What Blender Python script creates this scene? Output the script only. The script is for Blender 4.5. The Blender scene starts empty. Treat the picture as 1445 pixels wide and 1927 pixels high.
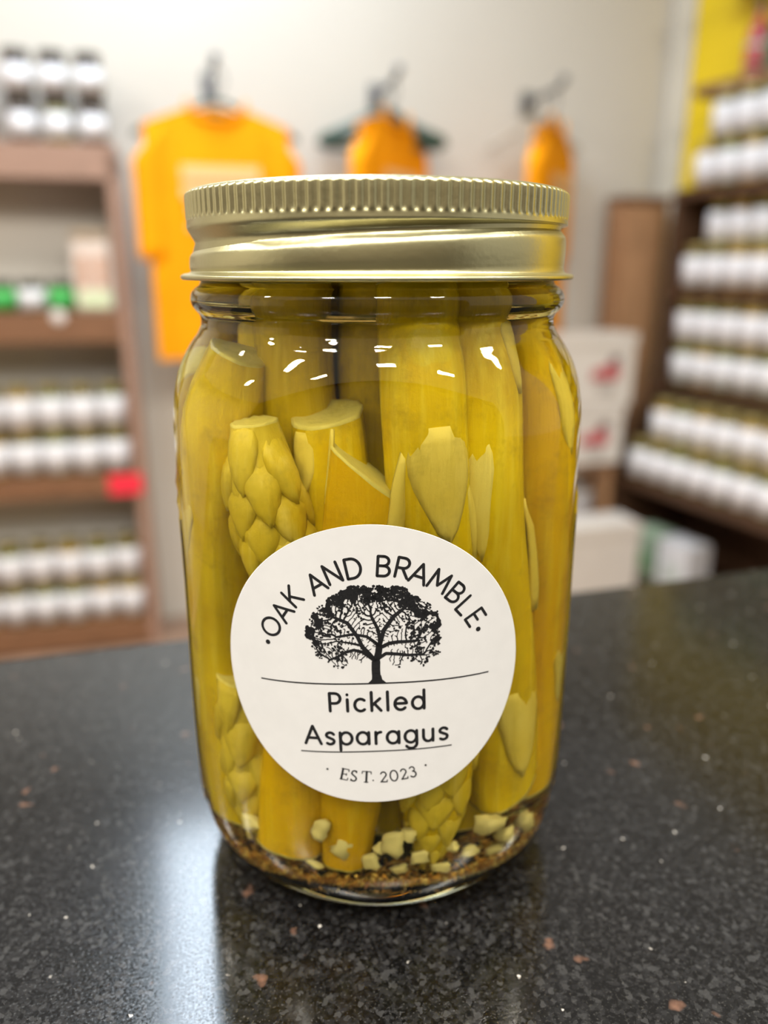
import bpy, bmesh, math, random
import numpy as np
from mathutils import Vector, Matrix
PI = math.pi
sc = bpy.context.scene
C = sc.collection

# ------------------------------------------------------------------ camera, world, lights, exposure
F_PX, W_PX, H_PX = 1480.0, 1445.0, 1927.0
PITCH = math.radians(17.21)
CAM_D, CAM_H = 0.1628, 0.1246          # camera stands this far in front of the jar axis, this high over the counter
cam_d = bpy.data.cameras.new('camera'); cam = bpy.data.objects.new('camera', cam_d); C.objects.link(cam)
cam.location = (0, -CAM_D, CAM_H)
cam.rotation_euler = (PI / 2 - PITCH, 0, 0)
cam_d.sensor_fit = 'VERTICAL'; cam_d.sensor_height = 36.0
cam_d.lens = F_PX / H_PX * 36.0
cam_d.clip_start = 0.005; cam_d.clip_end = 50
cam_d.dof.use_dof = True
cam_d.dof.focus_distance = 0.131
cam_d.dof.aperture_fstop = cam_d.lens / 1000 / 0.0035
cam_d.dof.aperture_blades = 0
sc.camera = cam

world = bpy.data.worlds.new('world'); sc.world = world; world.use_nodes = True
bg = world.node_tree.nodes['Background']
bg.inputs[0].default_value = (1.0, 0.93, 0.84, 1); bg.inputs[1].default_value = 0.48

YAW = math.radians(16.0)
E1 = Vector((math.cos(YAW), math.sin(YAW), 0)); E2 = Vector((-math.sin(YAW), math.cos(YAW), 0))
CEIL = 1.75
def area(name, loc, sx, sy, power, col, rz=0.0):
    l = bpy.data.lights.new(name, 'AREA'); l.shape = 'RECTANGLE'; l.size = sx; l.size_y = sy
    l.energy = power; l.color = col
    o = bpy.data.objects.new(name, l); C.objects.link(o); o.location = loc; o.rotation_euler = (0, 0, rz)
    return o
area('ceiling_panel_ahead', (-0.36, 1.62, CEIL - 0.03), 0.5, 1.1, 36, (0.74, 0.87, 1.0), YAW)
for k, (lx, ly) in enumerate(((-1.1, -0.55), (-0.25, -0.45), (0.55, -0.35), (-0.9, -1.35), (0.1, -1.2), (1.0, -1.0), (-1.7, 0.7), (-2.0, -0.4), (1.5, 0.1))):
    area('ceiling_downlight', (lx, ly, CEIL - 0.03), 0.26, 0.12, 19.0, (1.0, 0.945, 0.86), YAW)

vs = sc.view_settings
vs.view_transform = 'Standard'; vs.look = 'None'; vs.gamma = 1.0; vs.use_curve_mapping = False
vs.exposure = 0.22
try:
    sc.cycles.max_bounces = 8; sc.cycles.transmission_bounces = 8; sc.cycles.diffuse_bounces = 2; sc.cycles.glossy_bounces = 4; sc.cycles.blur_glossy = 1.0
    sc.cycles.sample_clamp_indirect = 6.0; sc.cycles.use_adaptive_sampling = True; sc.cycles.adaptive_threshold = 0.03
except Exception: pass

# ------------------------------------------------------------------ helpers
def tag(o, label=None, cat=None, group=None, kind=None):
    if label: o['label'] = label
    if cat: o['category'] = cat
    if group: o['group'] = group
    if kind: o['kind'] = kind
    return o
def mesh_of(name, verts, faces, mats, smooth=True, fm=None):
    me = bpy.data.meshes.new(name); me.from_pydata([tuple(v) for v in verts], [], [tuple(f) for f in faces])
    for m in (mats if isinstance(mats, (list, tuple)) else [mats]): me.materials.append(m)
    if smooth: me.polygons.foreach_set('use_smooth', [True] * len(me.polygons))
    if fm is not None: me.polygons.foreach_set('material_index', fm)
    me.update(); return me
def link(name, me, parent=None, loc=None, rz=None):
    o = bpy.data.objects.new(name, me); C.objects.link(o)
    if parent: o.parent = parent
    if loc is not None: o.location = loc
    if rz is not None: o.rotation_euler = (0, 0, rz)
    return o
def empty(name, loc=(0, 0, 0), rz=0.0):
    o = bpy.data.objects.new(name, None); C.objects.link(o); o.location = loc; o.rotation_euler = (0, 0, rz)
    o.empty_display_size = 0.02; return o
def fix(me):
    bm = bmesh.new(); bm.from_mesh(me); bmesh.ops.recalc_face_normals(bm, faces=bm.faces); bm.to_mesh(me); bm.free(); return me
def box_me(name, x0, x1, y0, y1, z0, z1, m, bev=0.003):
    bm = bmesh.new(); bmesh.ops.create_cube(bm, size=1)
    for v in bm.verts:
        v.co = Vector((x0 + (v.co.x + .5) * (x1 - x0), y0 + (v.co.y + .5) * (y1 - y0), z0 + (v.co.z + .5) * (z1 - z0)))
    if bev: bmesh.ops.bevel(bm, geom=bm.edges[:], offset=bev, segments=2, affect='EDGES')
    me = bpy.data.meshes.new(name); bm.to_mesh(me); bm.free(); me.materials.append(m); return me
def lathe(prof, n, disp=None, close=False):
    V = []; Fc = []; m = len(prof)
    for i in range(m):
        r, z = prof[i]
        for k in range(n):
            a = 2 * PI * k / n
            rr, zz = (r, z) if disp is None else disp(r, z, a, i)
            V.append((rr * math.cos(a), rr * math.sin(a), zz))
    for i in range(m if close else m - 1):
        j = (i + 1) % m
        for k in range(n):
            q = (k + 1) % n
            Fc.append((i * n + k, i * n + q, j * n + q, j * n + k))
    return V, Fc
def spline(P, per):
    """centripetal Catmull-Rom through points of any dimension"""
    P = [np.array(p, float) for p in P]; Q = [2 * P[0] - P[1]] + P + [2 * P[-1] - P[-2]]; out = []
    for i in range(len(P) - 1):
        p0, p1, p2, p3 = Q[i:i + 4]
        t0 = 0.0; t1 = t0 + max(np.linalg.norm(p1 - p0), 1e-6) ** .5; t2 = t1 + max(np.linalg.norm(p2 - p1), 1e-6) ** .5; t3 = t2 + max(np.linalg.norm(p3 - p2), 1e-6) ** .5
        for k in range(per):
            t = t1 + (t2 - t1) * k / per
            a1 = (t1 - t) / (t1 - t0) * p0 + (t - t0) / (t1 - t0) * p1; a2 = (t2 - t) / (t2 - t1) * p1 + (t - t1) / (t2 - t1) * p2; a3 = (t3 - t) / (t3 - t2) * p2 + (t - t2) / (t3 - t2) * p3
            b1 = (t2 - t) / (t2 - t0) * a1 + (t - t0) / (t2 - t0) * a2; b2 = (t3 - t) / (t3 - t1) * a2 + (t - t1) / (t3 - t1) * a3
            out.append((t2 - t) / (t2 - t1) * b1 + (t - t1) / (t2 - t1) * b2)
    out.append(P[-1]); return out
def smooth_prof(pts, per=6): return [(max(float(q[0]), 0.0), float(q[1])) for q in spline(pts, per)]
def tube_me(name, pts, r, m, seg=10):
    P = [Vector(p) for p in pts]; V = []; Fc = []
    up = Vector((0.13, 0.31, 0.94)).normalized()
    for i, p in enumerate(P):
        t = (P[min(i + 1, len(P) - 1)] - P[max(i - 1, 0)]).normalized()
        s = t.cross(up).normalized(); q = t.cross(s).normalized()
        rr = r[i] if isinstance(r, (list, tuple)) else r
        for k in range(seg):
            a = 2 * PI * k / seg; V.append(p + s * (rr * math.cos(a)) + q * (rr * math.sin(a)))
    n = len(P)
    for i in range(n - 1):
        for k in range(seg):
            Fc.append((i * seg + k, i * seg + (k + 1) % seg, (i + 1) * seg + (k + 1) % seg, (i + 1) * seg + k))
    Fc.append(tuple(range(seg))[::-1]); Fc.append(tuple((n - 1) * seg + k for k in range(seg)))
    return fix(mesh_of(name, V, Fc, m))

# ------------------------------------------------------------------ materials
def newmat(name):
    m = bpy.data.materials.new(name); m.use_nodes = True
    nt = m.node_tree; return m, nt, nt.nodes['Principled BSDF']
def plain(name, col, rough=0.5, metal=0.0, spec=0.5, var=0.0, scale=20.0, bump=0.0, stretch=None):
    m, nt, b = newmat(name)
    b.inputs['Base Color'].default_value = (*col, 1); b.inputs['Roughness'].default_value = rough
    b.inputs['Metallic'].default_value = metal; b.inputs['Specular IOR Level'].default_value = spec
    if var or bump:
        tc = nt.nodes.new('ShaderNodeTexCoord'); mp = nt.nodes.new('ShaderNodeMapping')
        nt.links.new(tc.outputs['Object'], mp.inputs[0])
        if stretch: mp.inputs['Scale'].default_value = stretch
        no = nt.nodes.new('ShaderNodeTexNoise'); no.inputs['Scale'].default_value = scale; no.inputs['Detail'].default_value = 5
        nt.links.new(mp.outputs[0], no.inputs['Vector'])
        if var:
            cr = nt.nodes.new('ShaderNodeValToRGB')
            cr.color_ramp.elements[0].position = .3; cr.color_ramp.elements[1].position = .7
            cr.color_ramp.elements[0].color = (*[max(c * (1 - var), 0) for c in col], 1)
            cr.color_ramp.elements[1].color = (*[min(c * (1 + var), 1) for c in col], 1)
            nt.links.new(no.outputs['Fac'], cr.inputs[0]); nt.links.new(cr.outputs[0], b.inputs['Base Color'])
        if bump:
            bp = nt.nodes.new('ShaderNodeBump'); bp.inputs['Strength'].default_value = bump; bp.inputs['Distance'].default_value = .001
            nt.links.new(no.outputs['Fac'], bp.inputs['Height']); nt.links.new(bp.outputs[0], b.inputs['Normal'])
    return m
def glassmat(name, col, ior, rough=0.0):
    m = bpy.data.materials.new(name); m.use_nodes = True; nt = m.node_tree; nt.nodes.clear()
    g = nt.nodes.new('ShaderNodeBsdfGlass'); g.inputs['Color'].default_value = (*col, 1); g.inputs['IOR'].default_value = ior
    g.inputs['Roughness'].default_value = rough
    o = nt.nodes.new('ShaderNodeOutputMaterial'); nt.links.new(g.outputs[0], o.inputs[0]); return m

def granite():
    m, nt, b = newmat('polished_black_granite'); N = nt.nodes.new; L = nt.links.new
    tc = N('ShaderNodeTexCoord')
    def vor(scale, rnd=1.0):
        v = N('ShaderNodeTexVoronoi'); v.inputs['Scale'].default_value = scale; v.inputs['Randomness'].default_value = rnd
        w = N('ShaderNodeTexNoise'); w.inputs['Scale'].default_value = scale * 1.3
        mx = N('ShaderNodeMix'); mx.data_type = 'VECTOR'; mx.inputs[0].default_value = 0.9 / scale
        L(tc.outputs['Object'], w.inputs['Vector'])
        ad = N('ShaderNodeVectorMath'); ad.operation = 'MULTIPLY_ADD'; ad.inputs[1].default_value = (1.0 / scale,) * 3
        L(w.outputs['Color'], ad.inputs[0]); L(tc.outputs['Object'], ad.inputs[2]); L(ad.outputs[0], v.inputs['Vector']); return v
    def step(src, lo, hi, c0, c1):
        r = N('ShaderNodeValToRGB'); r.color_ramp.elements[0].position = lo; r.color_ramp.elements[1].position = hi
        r.color_ramp.elements[0].color = (*c0, 1); r.color_ramp.elements[1].color = (*c1, 1); L(src, r.inputs[0]); return r
    def mix(a, bcol, fac):
        x = N('ShaderNodeMix'); x.data_type = 'RGBA'; L(fac, x.inputs[0]); L(a, x.inputs[6])
        if isinstance(bcol, tuple): x.inputs[7].default_value = (*bcol, 1)
        else: L(bcol, x.inputs[7])
        return x.outputs[2]
    v1 = vor(1300); sep = N('ShaderNodeSeparateColor'); L(v1.outputs['Color'], sep.inputs[0])
    base = step(sep.outputs[0], 0.35, 1.0, (.002, .002, .002), (.013, .013, .0135)).outputs[0]
    fine = N('ShaderNodeTexNoise'); fine.inputs['Scale'].default_value = 1900; fine.inputs['Detail'].default_value = 4; L(tc.outputs['Object'], fine.inputs['Vector'])
    base = mix(base, (.045, .044, .041), step(fine.outputs['Fac'], .58, .74, (0, 0, 0), (.8, .8, .8)).outputs[0])
    v2 = vor(1000); s2 = N('ShaderNodeSeparateColor'); L(v2.outputs['Color'], s2.inputs[0])
    base = mix(base, (.04, .04, .04), step(s2.outputs[1], .8, .97, (0, 0, 0), (.6, .6, .6)).outputs[0])
    v3 = vor(190); s3 = N('ShaderNodeSeparateColor'); L(v3.outputs['Color'], s3.inputs[0])
    f3 = N('ShaderNodeMath'); f3.operation = 'MULTIPLY'
    L(step(s3.outputs[2], .945, .955, (0, 0, 0), (.75, .75, .75)).outputs[0], f3.inputs[0])
    L(step(v3.outputs['Distance'], .3, .5, (1, 1, 1), (0, 0, 0)).outputs[0], f3.inputs[1])
    base = mix(base, (.20, .105, .068), f3.outputs[0])
    v4 = vor(700); s4 = N('ShaderNodeSeparateColor'); L(v4.outputs['Color'], s4.inputs[0])
    f4 = N('ShaderNodeMath'); f4.operation = 'MULTIPLY'
    L(step(s4.outputs[0], .988, .992, (0, 0, 0), (1, 1, 1)).outputs[0], f4.inputs[0])
    L(step(v4.outputs['Distance'], .15, .3, (1, 1, 1), (0, 0, 0)).outputs[0], f4.inputs[1])
    base = mix(base, (.55, .52, .47), f4.outputs[0])
    L(base, b.inputs['Base Color'])
    rr = step(fine.outputs['Fac'], .35, .7, (.08, .08, .08), (.26, .26, .26)); L(rr.outputs[0], b.inputs['Roughness'])
    bp = N('ShaderNodeBump'); bp.inputs['Strength'].default_value = .35; bp.inputs['Distance'].default_value = .0003
    L(sep.outputs[1], bp.inputs['Height']); L(bp.outputs[0], b.inputs['Normal'])
    return m
def spearmat(name, c0, c1, c2, rough=.25):
    m, nt, b = newmat(name); N = nt.nodes.new; L = nt.links.new
    tc = N('ShaderNodeTexCoord'); mp = N('ShaderNodeMapping'); mp.inputs['Scale'].default_value = (1, 1, .08); L(tc.outputs['Object'], mp.inputs[0])
    n1 = N('ShaderNodeTexNoise'); n1.inputs['Scale'].default_value = 520; n1.inputs['Detail'].default_value = 3; L(mp.outputs[0], n1.inputs['Vector'])
    n2 = N('ShaderNodeTexNoise'); n2.inputs['Scale'].default_value = 55; n2.inputs['Detail'].default_value = 4; L(tc.outputs['Object'], n2.inputs['Vector'])
    r1 = N('ShaderNodeValToRGB'); r1.color_ramp.elements[0].position = .33; r1.color_ramp.elements[1].position = .68
    r1.color_ramp.elements[0].color = (*c0, 1); r1.color_ramp.elements[1].color = (*c1, 1); L(n2.outputs['Fac'], r1.inputs[0])
    r2 = N('ShaderNodeValToRGB'); r2.color_ramp.elements[0].position = .5; r2.color_ramp.elements[1].position = .75
    r2.color_ramp.elements[0].color = (0, 0, 0, 1); r2.color_ramp.elements[1].color = (.8, .8, .8, 1); L(n1.outputs['Fac'], r2.inputs[0])
    mx = N('ShaderNodeMix'); mx.data_type = 'RGBA'; L(r2.outputs[0], mx.inputs[0]); L(r1.outputs[0], mx.inputs[6]); mx.inputs[7].default_value = (*c2, 1)
    n3 = N('ShaderNodeTexNoise'); n3.inputs['Scale'].default_value = 150; n3.inputs['Detail'].default_value = 6; n3.inputs['Roughness'].default_value = .7; L(tc.outputs['Object'], n3.inputs['Vector'])
    r3 = N('ShaderNodeValToRGB'); r3.color_ramp.elements[0].position = .52; r3.color_ramp.elements[1].position = .72
    r3.color_ramp.elements[0].color = (0, 0, 0, 1); r3.color_ramp.elements[1].color = (.75, .75, .75, 1); L(n3.outputs['Fac'], r3.inputs[0])
    mz = N('ShaderNodeMix'); mz.data_type = 'RGBA'; L(r3.outputs[0], mz.inputs[0]); L(mx.outputs[2], mz.inputs[6]); mz.inputs[7].default_value = (*[min(c * .78 + .01 * k, 1) for k, c in enumerate(c0)], 1)
    mx = mz
    L(mx.outputs[2], b.inputs['Base Color']); b.inputs['Roughness'].default_value = rough
    b.inputs['Subsurface Weight'].default_value = 0.0
    bp = N('ShaderNodeBump'); bp.inputs['Strength'].default_value = .5; bp.inputs['Distance'].default_value = .0006
    ah = N('ShaderNodeMath'); ah.operation = 'ADD'; L(n1.outputs['Fac'], ah.inputs[0]); L(n3.outputs['Fac'], ah.inputs[1]); L(ah.outputs[0], bp.inputs['Height']); L(bp.outputs[0], b.inputs['Normal'])
    return m

M = {}
M['granite'] = granite()
M['wall'] = plain('cream_wall_paint', (.58, .545, .485), .7, var=.02, scale=3)
M['wall_far'] = plain('tan_wall_paint', (.12, .095, .07), .7, var=.05, scale=3)
M['yellow'] = plain('yellow_wall_paint', (.80, .57, .003), .55, var=.05, scale=3)
M['white_trim'] = plain('white_trim_paint', (.6, .57, .5), .5)
M['ceil'] = plain('ceiling_paint', (.7, .68, .64), .8, var=.02, scale=5)
M['floor'] = plain('brown_floor_vinyl', (.30, .19, .13), .45, var=.25, scale=6)
M['wood'] = plain('stained_shelf_wood', (.20, .095, .045), .5, var=.25, scale=14, stretch=(1, 8, 8))
M['wood_pink'] = plain('worn_shelf_wood', (.33, .2, .145), .5, var=.15, scale=14, stretch=(1, 8, 8))
M['wood_dark'] = plain('dark_shelf_wood', (.075, .036, .018), .5, var=.3, scale=14, stretch=(8, 8, 1))
M['wood_mid'] = plain('panel_wood', (.40, .22, .11), .5, var=.2, scale=12, stretch=(8, 8, 1))
M['glass'] = glassmat('clear_jar_glass', (.985, .995, .97), 1.5)
M['brine_side'] = glassmat('yellow_brine_against_glass', (1.0, .955, .62), 1.36 / 1.5)
M['brine_top'] = glassmat('yellow_brine_surface', (.97, .95, .8), 1.36)
M['gold'] = plain('satin_gold_tinplate', (.54, .505, .29), .33, metal=1.0, bump=.05, scale=900)
M['paper'] = plain('white_label_paper', (.68, .672, .655), .6, var=.02, scale=300)
M['ink'] = plain('black_label_ink', (.012, .012, .013), .45)
M['spear'] = spearmat('pickled_asparagus_skin', (.74, .50, .002), (.90, .68, .006), (.92, .74, .07))
M['spear_olive'] = spearmat('olive_asparagus_skin', (.62, .42, .003), (.80, .58, .006), (.84, .64, .04))
M['spear_gold'] = spearmat('golden_asparagus_skin', (.80, .47, .002), (.92, .60, .004), (.92, .66, .03))
M['scale'] = spearmat('pale_asparagus_scale', (.84, .66, .14), (.92, .79, .32), (.80, .64, .16), .45)
M['bud'] = spearmat('asparagus_bud_scale', (.70, .52, .03), (.88, .72, .13), (.86, .70, .22), .4)
M['cut'] = spearmat('cut_asparagus_flesh', (.80, .70, .25), (.86, .76, .38), (.74, .62, .2), .5)
M['garlic'] = plain('garlic_flesh', (.88, .80, .58), .45, var=.12, scale=200)
M['spice'] = plain('brown_spice_flake', (.5, .3, .1), .5, var=.5, scale=650)
_r = [n for n in M['spice'].node_tree.nodes if n.type == 'VALTORGB'][0].color_ramp
_r.elements[0].position = .38; _r.elements[0].color = (.34, .13, .025, 1); _r.elements[1].position = .66; _r.elements[1].color = (.86, .68, .30, 1)
_e = _r.elements.new(.5); _e.color = (.55, .27, .05, 1)

# ------------------------------------------------------------------ structure
FLOOR = -1.02
CORNER = Vector((1.00, 2.97 - CAM_D, 0))
RUN = Vector((math.sin(math.radians(25)), -math.cos(math.radians(25)), 0))      # along the shelves on the yellow wall, towards the camera
ROOM = Vector((-math.cos(math.radians(25)), -math.sin(math.radians(25)), 0))    # out of the yellow wall into the room
def quad_slab(name, p, q, z0, z1, t, m):
    """vertical slab from p to q (2D), thickness t towards the outside"""
    p = Vector(p); q = Vector(q); d = (q - p).normalized(); nrm = Vector((-d.y, d.x, 0)) * t
    V = []
    for z in (z0, z1):
        for a in (p, q, q + nrm, p + nrm): V.append((a.x, a.y, z))
    F = [(0, 1, 2, 3), (4, 5, 6, 7), (0, 1, 5, 4), (1, 2, 6, 5), (2, 3, 7, 6), (3, 0, 4, 7)]
    return tag(link(name, fix(mesh_of(name, V, F, m, smooth=False))), kind='structure')
wb = quad_slab('wall_back', CORNER - E1 * 4.0, CORNER, FLOOR, CEIL, .1, M['wall'])
wr = quad_slab('wall_right', CORNER, CORNER + RUN * 2.4, FLOOR, CEIL, .1, M['yellow'])
tr = quad_slab('trim_1', CORNER - E1 * 0.055 - E2 * .02, CORNER + RUN * .03 - E2 * .02, FLOOR, CEIL, .02, M['white_trim'])
wf = quad_slab('wall_front', (3.2, -2.3, 0), (-3.6, -2.3, 0), FLOOR, CEIL, .1, M['wall_far'])
wl = quad_slab('wall_left', (-3.2, -2.3, 0), (-3.2, 3.6, 0), FLOOR, CEIL, .1, M['wall'])
fl = tag(link('floor', box_me('floor', -3.6, 3.2, -2.4, 3.9, FLOOR - .05, FLOOR, M['floor'], 0)), kind='structure')
for o, lab in ((wb, 'cream painted wall behind the hanging orange shirts'), (wr, 'bright yellow painted wall behind the stacked jars'),
               (tr, 'white vertical corner trim beside the yellow wall'), (fl, 'brown floor below the shelving'), (wf, 'tan wall of the shop behind the viewer'), (wl, 'cream side wall of the shop beyond the left shelf')):
    o['label'] = lab

# counter: a thick polished slab whose far edge runs parallel to the back wall
ct = empty('countertop', (-0.0714, 0.0915, 0), YAW)
tag(ct, 'polished black speckled granite countertop under the pickle jar', 'countertop')
link('slab', box_me('slab', -.75, .95, -1.30, 0, -.032, 0, M['granite'], .004), ct)
link('apron', box_me('apron', -.72, .92, -1.26, -.03, FLOOR, -.0325, M['wood_dark'], .003), ct)

# ------------------------------------------------------------------ hero jar
JX = -0.0013
mm = .001
jar = empty('pickle_jar', (JX, 0, 0))
tag(jar, 'large clear glass jar of pickled asparagus with gold lid on granite', 'jar')

outer = smooth_prof([(0.01, 2.2), (20, 2.0), (27, 1.2), (29.6, .35), (31, 0), (32.6, .35), (35.6, 2.6), (38.2, 6.0), (40.0, 10.5), (40.9, 16), (41.3, 24), (41.5, 40), (41.5, 70),
                     (41.5, 94), (41.3, 99), (40.6, 103.2), (39.2, 107), (37.3, 110.2), (35.7, 112.4), (35.05, 113.6)], 9) + \
        smooth_prof([(34.75, 114.2), (34.7, 115.4), (34.9, 116.2), (35.6, 117.0), (36.25, 118.1), (36.4, 119.2), (36.1, 120.3), (35.3, 121.2), (34.6, 121.7),
                     (34.3, 122.6), (34.3, 133.5), (34.0, 135.2), (33.2, 136.0), (32.2, 135.6), (31.8, 134.4), (31.8, 130.0)], 5)
def squircle(a, z):
    """the body is a rounded square, blending to round at heel and neck"""
    w = min(max((z - 1.0) / 16.0, 0), 1) * min(max((112.0 - z) / 12.0, 0), 1); w = w * w * (3 - 2 * w)
    p = 2.0 + .5 * w
    return (abs(math.cos(a)) ** p + abs(math.sin(a)) ** p) ** (-1 / p) * (1 - .0313 * w)
def rr_dist(x, y, hx, hy, rad):
    qx = abs(x) - hx + rad; qy = abs(y) - hy + rad
    return math.hypot(max(qx, 0), max(qy, 0)) + min(max(qx, qy), 0) - rad
BLOBS = [(-92, 97, 4.5, 2.4), (-96, 74, 3, 4.2), (-97, 66, 3, 3), (-99, 40, 3, 3.4), (-100, 33, 3, 2.6), (-98, 52, 3, 3)]
def glass_disp(r, z, a, i):
    if not (4 < z < 112 and r > 36): return r * squircle(a, z) * mm, z * mm
    al = math.degrees(math.atan2(math.cos(a), -math.sin(a)))       # angle from the front, positive to the right
    d = 0.0
    for lo, hi in ((-124, -62.5), (68.5, 130)):
        c, h = (lo + hi) / 2, (hi - lo) / 2
        if abs(al - c) < h + 8:
            q = abs(rr_dist(math.radians(al - c) * 41.5, z - 48.5, math.radians(h) * 41.5, 36.0, 7.0))
            if q < 1.5: d += .5 * (0.5 + 0.5 * math.cos(PI * q / 1.5))
    for (ba, bz, bw, bh) in BLOBS:
        q = math.hypot(math.radians(al - ba) * 41.5 / bw, (z - bz) / bh)
        if q < 1: d += .8 * (0.5 + 0.5 * math.cos(PI * q))
    d += .05 * math.sin(3 * a + z * .09) + .04 * math.sin(7 * a - z * .13)
    return (r * squircle(a, z) + d) * mm, z * mm
V, Fc = lathe(outer, 540, glass_disp)
link('glass_body', mesh_of('glass_body', V, Fc, M['glass']), jar)

inner = smooth_prof([(0.01, 5.2), (22, 5.0), (29, 5.2), (33.5, 7.4), (36.6, 11.2), (38.2, 16.5), (38.8, 25), (39.0, 45), (39.0, 92), (38.7, 98), (37.6, 103.2), (35.6, 107.6), (33.4, 111),
                     (32.3, 113.4), (32.0, 117), (31.8, 122), (31.8, 130.0)], 6)
def brine_disp(r, z, a, i):
    w = .10 * math.sin(5 * a + z * .11) + .08 * math.sin(9 * a - z * .17) if r > 30 and 6 < z < 125 else 0
    return (r * squircle(a, z) + w) * mm, z * mm
V, Fc = lathe(inner + [(20, 130.2), (0.01, 130.2)], 256, brine_disp)
nring = len(inner) + 2
fm = []
for i in range(nring - 1): fm += [1 if i >= len(inner) - 1 else 0] * 256
brine = link('brine', mesh_of('brine', V, Fc, [M['brine_side'], M['brine_top']], fm=fm), None, (JX, 0, 0))
tag(brine, 'clear yellow pickling brine filling the big glass jar', 'brine')

# lid: screw band with knurled flutes and a thread roll, and a flat lid disc
bandp = smooth_prof([(30.5, 137.3), (31.2, 138.0), (33.5, 138.15), (35.3, 138.0), (36.0, 137.5), (36.1, 136.8), (36.1, 135.0), (36.12, 133.4), (36.2, 132.5), (36.2, 131.9),
                     (35.5, 131.2), (34.85, 130.5), (34.85, 129.9), (35.3, 129.2), (35.85, 128.5), (36.05, 127.6), (36.1, 126.2), (36.0, 125.0), (35.95, 124.3), (36.3, 123.8),
                     (37.3, 123.6), (37.85, 123.3), (37.9, 122.9), (37.6, 122.6), (37.0, 122.6)], 4)
inn = [(35.6, 123.2), (35.4, 124.5), (35.5, 127), (34.5, 130), (35.6, 133), (35.6, 136.6), (34.8, 137.4), (31, 137.1)]
bandp = bandp + inn
NF = 118
def band_disp(r, z, a, i):
    dr = 0; dz = 0
    if i < len(bandp) - len(inn):
        if 132.9 < z < 137.9 and r > 35.4:
            e = min(1, (z - 132.9) / .6) * min(1, (137.9 - z) / .6)
            s = math.sin(NF * a); dr = .20 * e * math.copysign(abs(s) ** .6, s)
        if 123.9 < z < 132.2:
            e = min(1, (z - 123.9) / 2.5) * min(1, (132.2 - z) / 2.0)
            dz = 1.75 * e * math.cos(a) * (0.5 - 0.5 * math.sin(a) if math.sin(a) > 0 else 1)
    return (r + dr) * mm, (z + dz) * mm
V, Fc = lathe(bandp, NF * 10, band_disp, close=True)
link('screw_band', fix(mesh_of('screw_band', V, Fc, M['gold'])), jar)
discp = [(0.01, 137.6), (24, 137.6), (25, 137.0), (28, 137.0), (29, 137.4), (34.6, 137.0), (34.8, 136.4), (30, 136.3), (0.01, 136.4)]
V, Fc = lathe([(r * mm, z * mm) for r, z in discp], 96)
link('lid_disc', fix(mesh_of('lid_disc', V, Fc, M['gold'])), jar)

# ------------------------------------------------------------------ sticker on the jar
LR = 40.30
_t = np.linspace(-1.25, 1.25, 5001); _k = (np.abs(np.cos(_t)) ** 2.5 + np.abs(np.sin(_t)) ** 2.5) ** (-1 / 2.5)
_X = LR * _k * np.sin(_t); _Y = -LR * _k * np.cos(_t)
_S = np.concatenate([[0], np.cumsum(np.hypot(np.diff(_X), np.diff(_Y)))]); _S -= _S[2500]
_nx, _ny = -np.gradient(_Y), np.gradient(_X); _L = -np.hypot(_nx, _ny); _nx, _ny = _nx / _L, _ny / _L
def wrap(u, v, h):                       # u: arc length to the right, v: height, h: mm proud of the sticker face
    f = lambda A: float(np.interp(u, _S, A))
    return ((f(_X) + h * -f(_nx)) * mm, (f(_Y) + h * f(_ny)) * mm, v * mm)
LC = (-0.87, 57.7); LA, LB = 26.8, 26.8
V = []; Fc = []; NA, NRg = 160, 26
for lay, h in ((0, .10), (1, -.08)):
    for i in range(NRg + 1):
        s = i / NRg
        for k in range(NA):
            a = 2 * PI * k / NA
            V.append(wrap(LC[0] + LA * s * math.cos(a), LC[1] + LB * s * math.sin(a), h))
n1 = (NRg + 1) * NA
for lay in (0, 1):
    for i in range(NRg):
        for k in range(NA):
            q = (lay * n1 + i * NA + k, lay * n1 + i * NA + (k + 1) % NA, lay * n1 + (i + 1) * NA + (k + 1) % NA, lay * n1 + (i + 1) * NA + k)
            Fc.append(q if lay else q[::-1])
nb_ = len(V); V += [V[NRg * NA + k] for k in range(NA)] + [V[n1 + NRg * NA + k] for k in range(NA)]
for k in range(NA):
    Fc.append((nb_ + k, nb_ + (k + 1) % NA, nb_ + NA + (k + 1) % NA, nb_ + NA + k))
lab = link('sticker', mesh_of('sticker', V, Fc, M['paper']), jar); lab['label'] = 'round white paper sticker with black print'
ROT = math.radians(2.0); cr_, sr_ = math.cos(ROT), math.sin(ROT)
def loc2lab(x, y): return (LC[0] + .87 + x * cr_ - y * sr_, LC[1] + x * sr_ + y * cr_)
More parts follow.
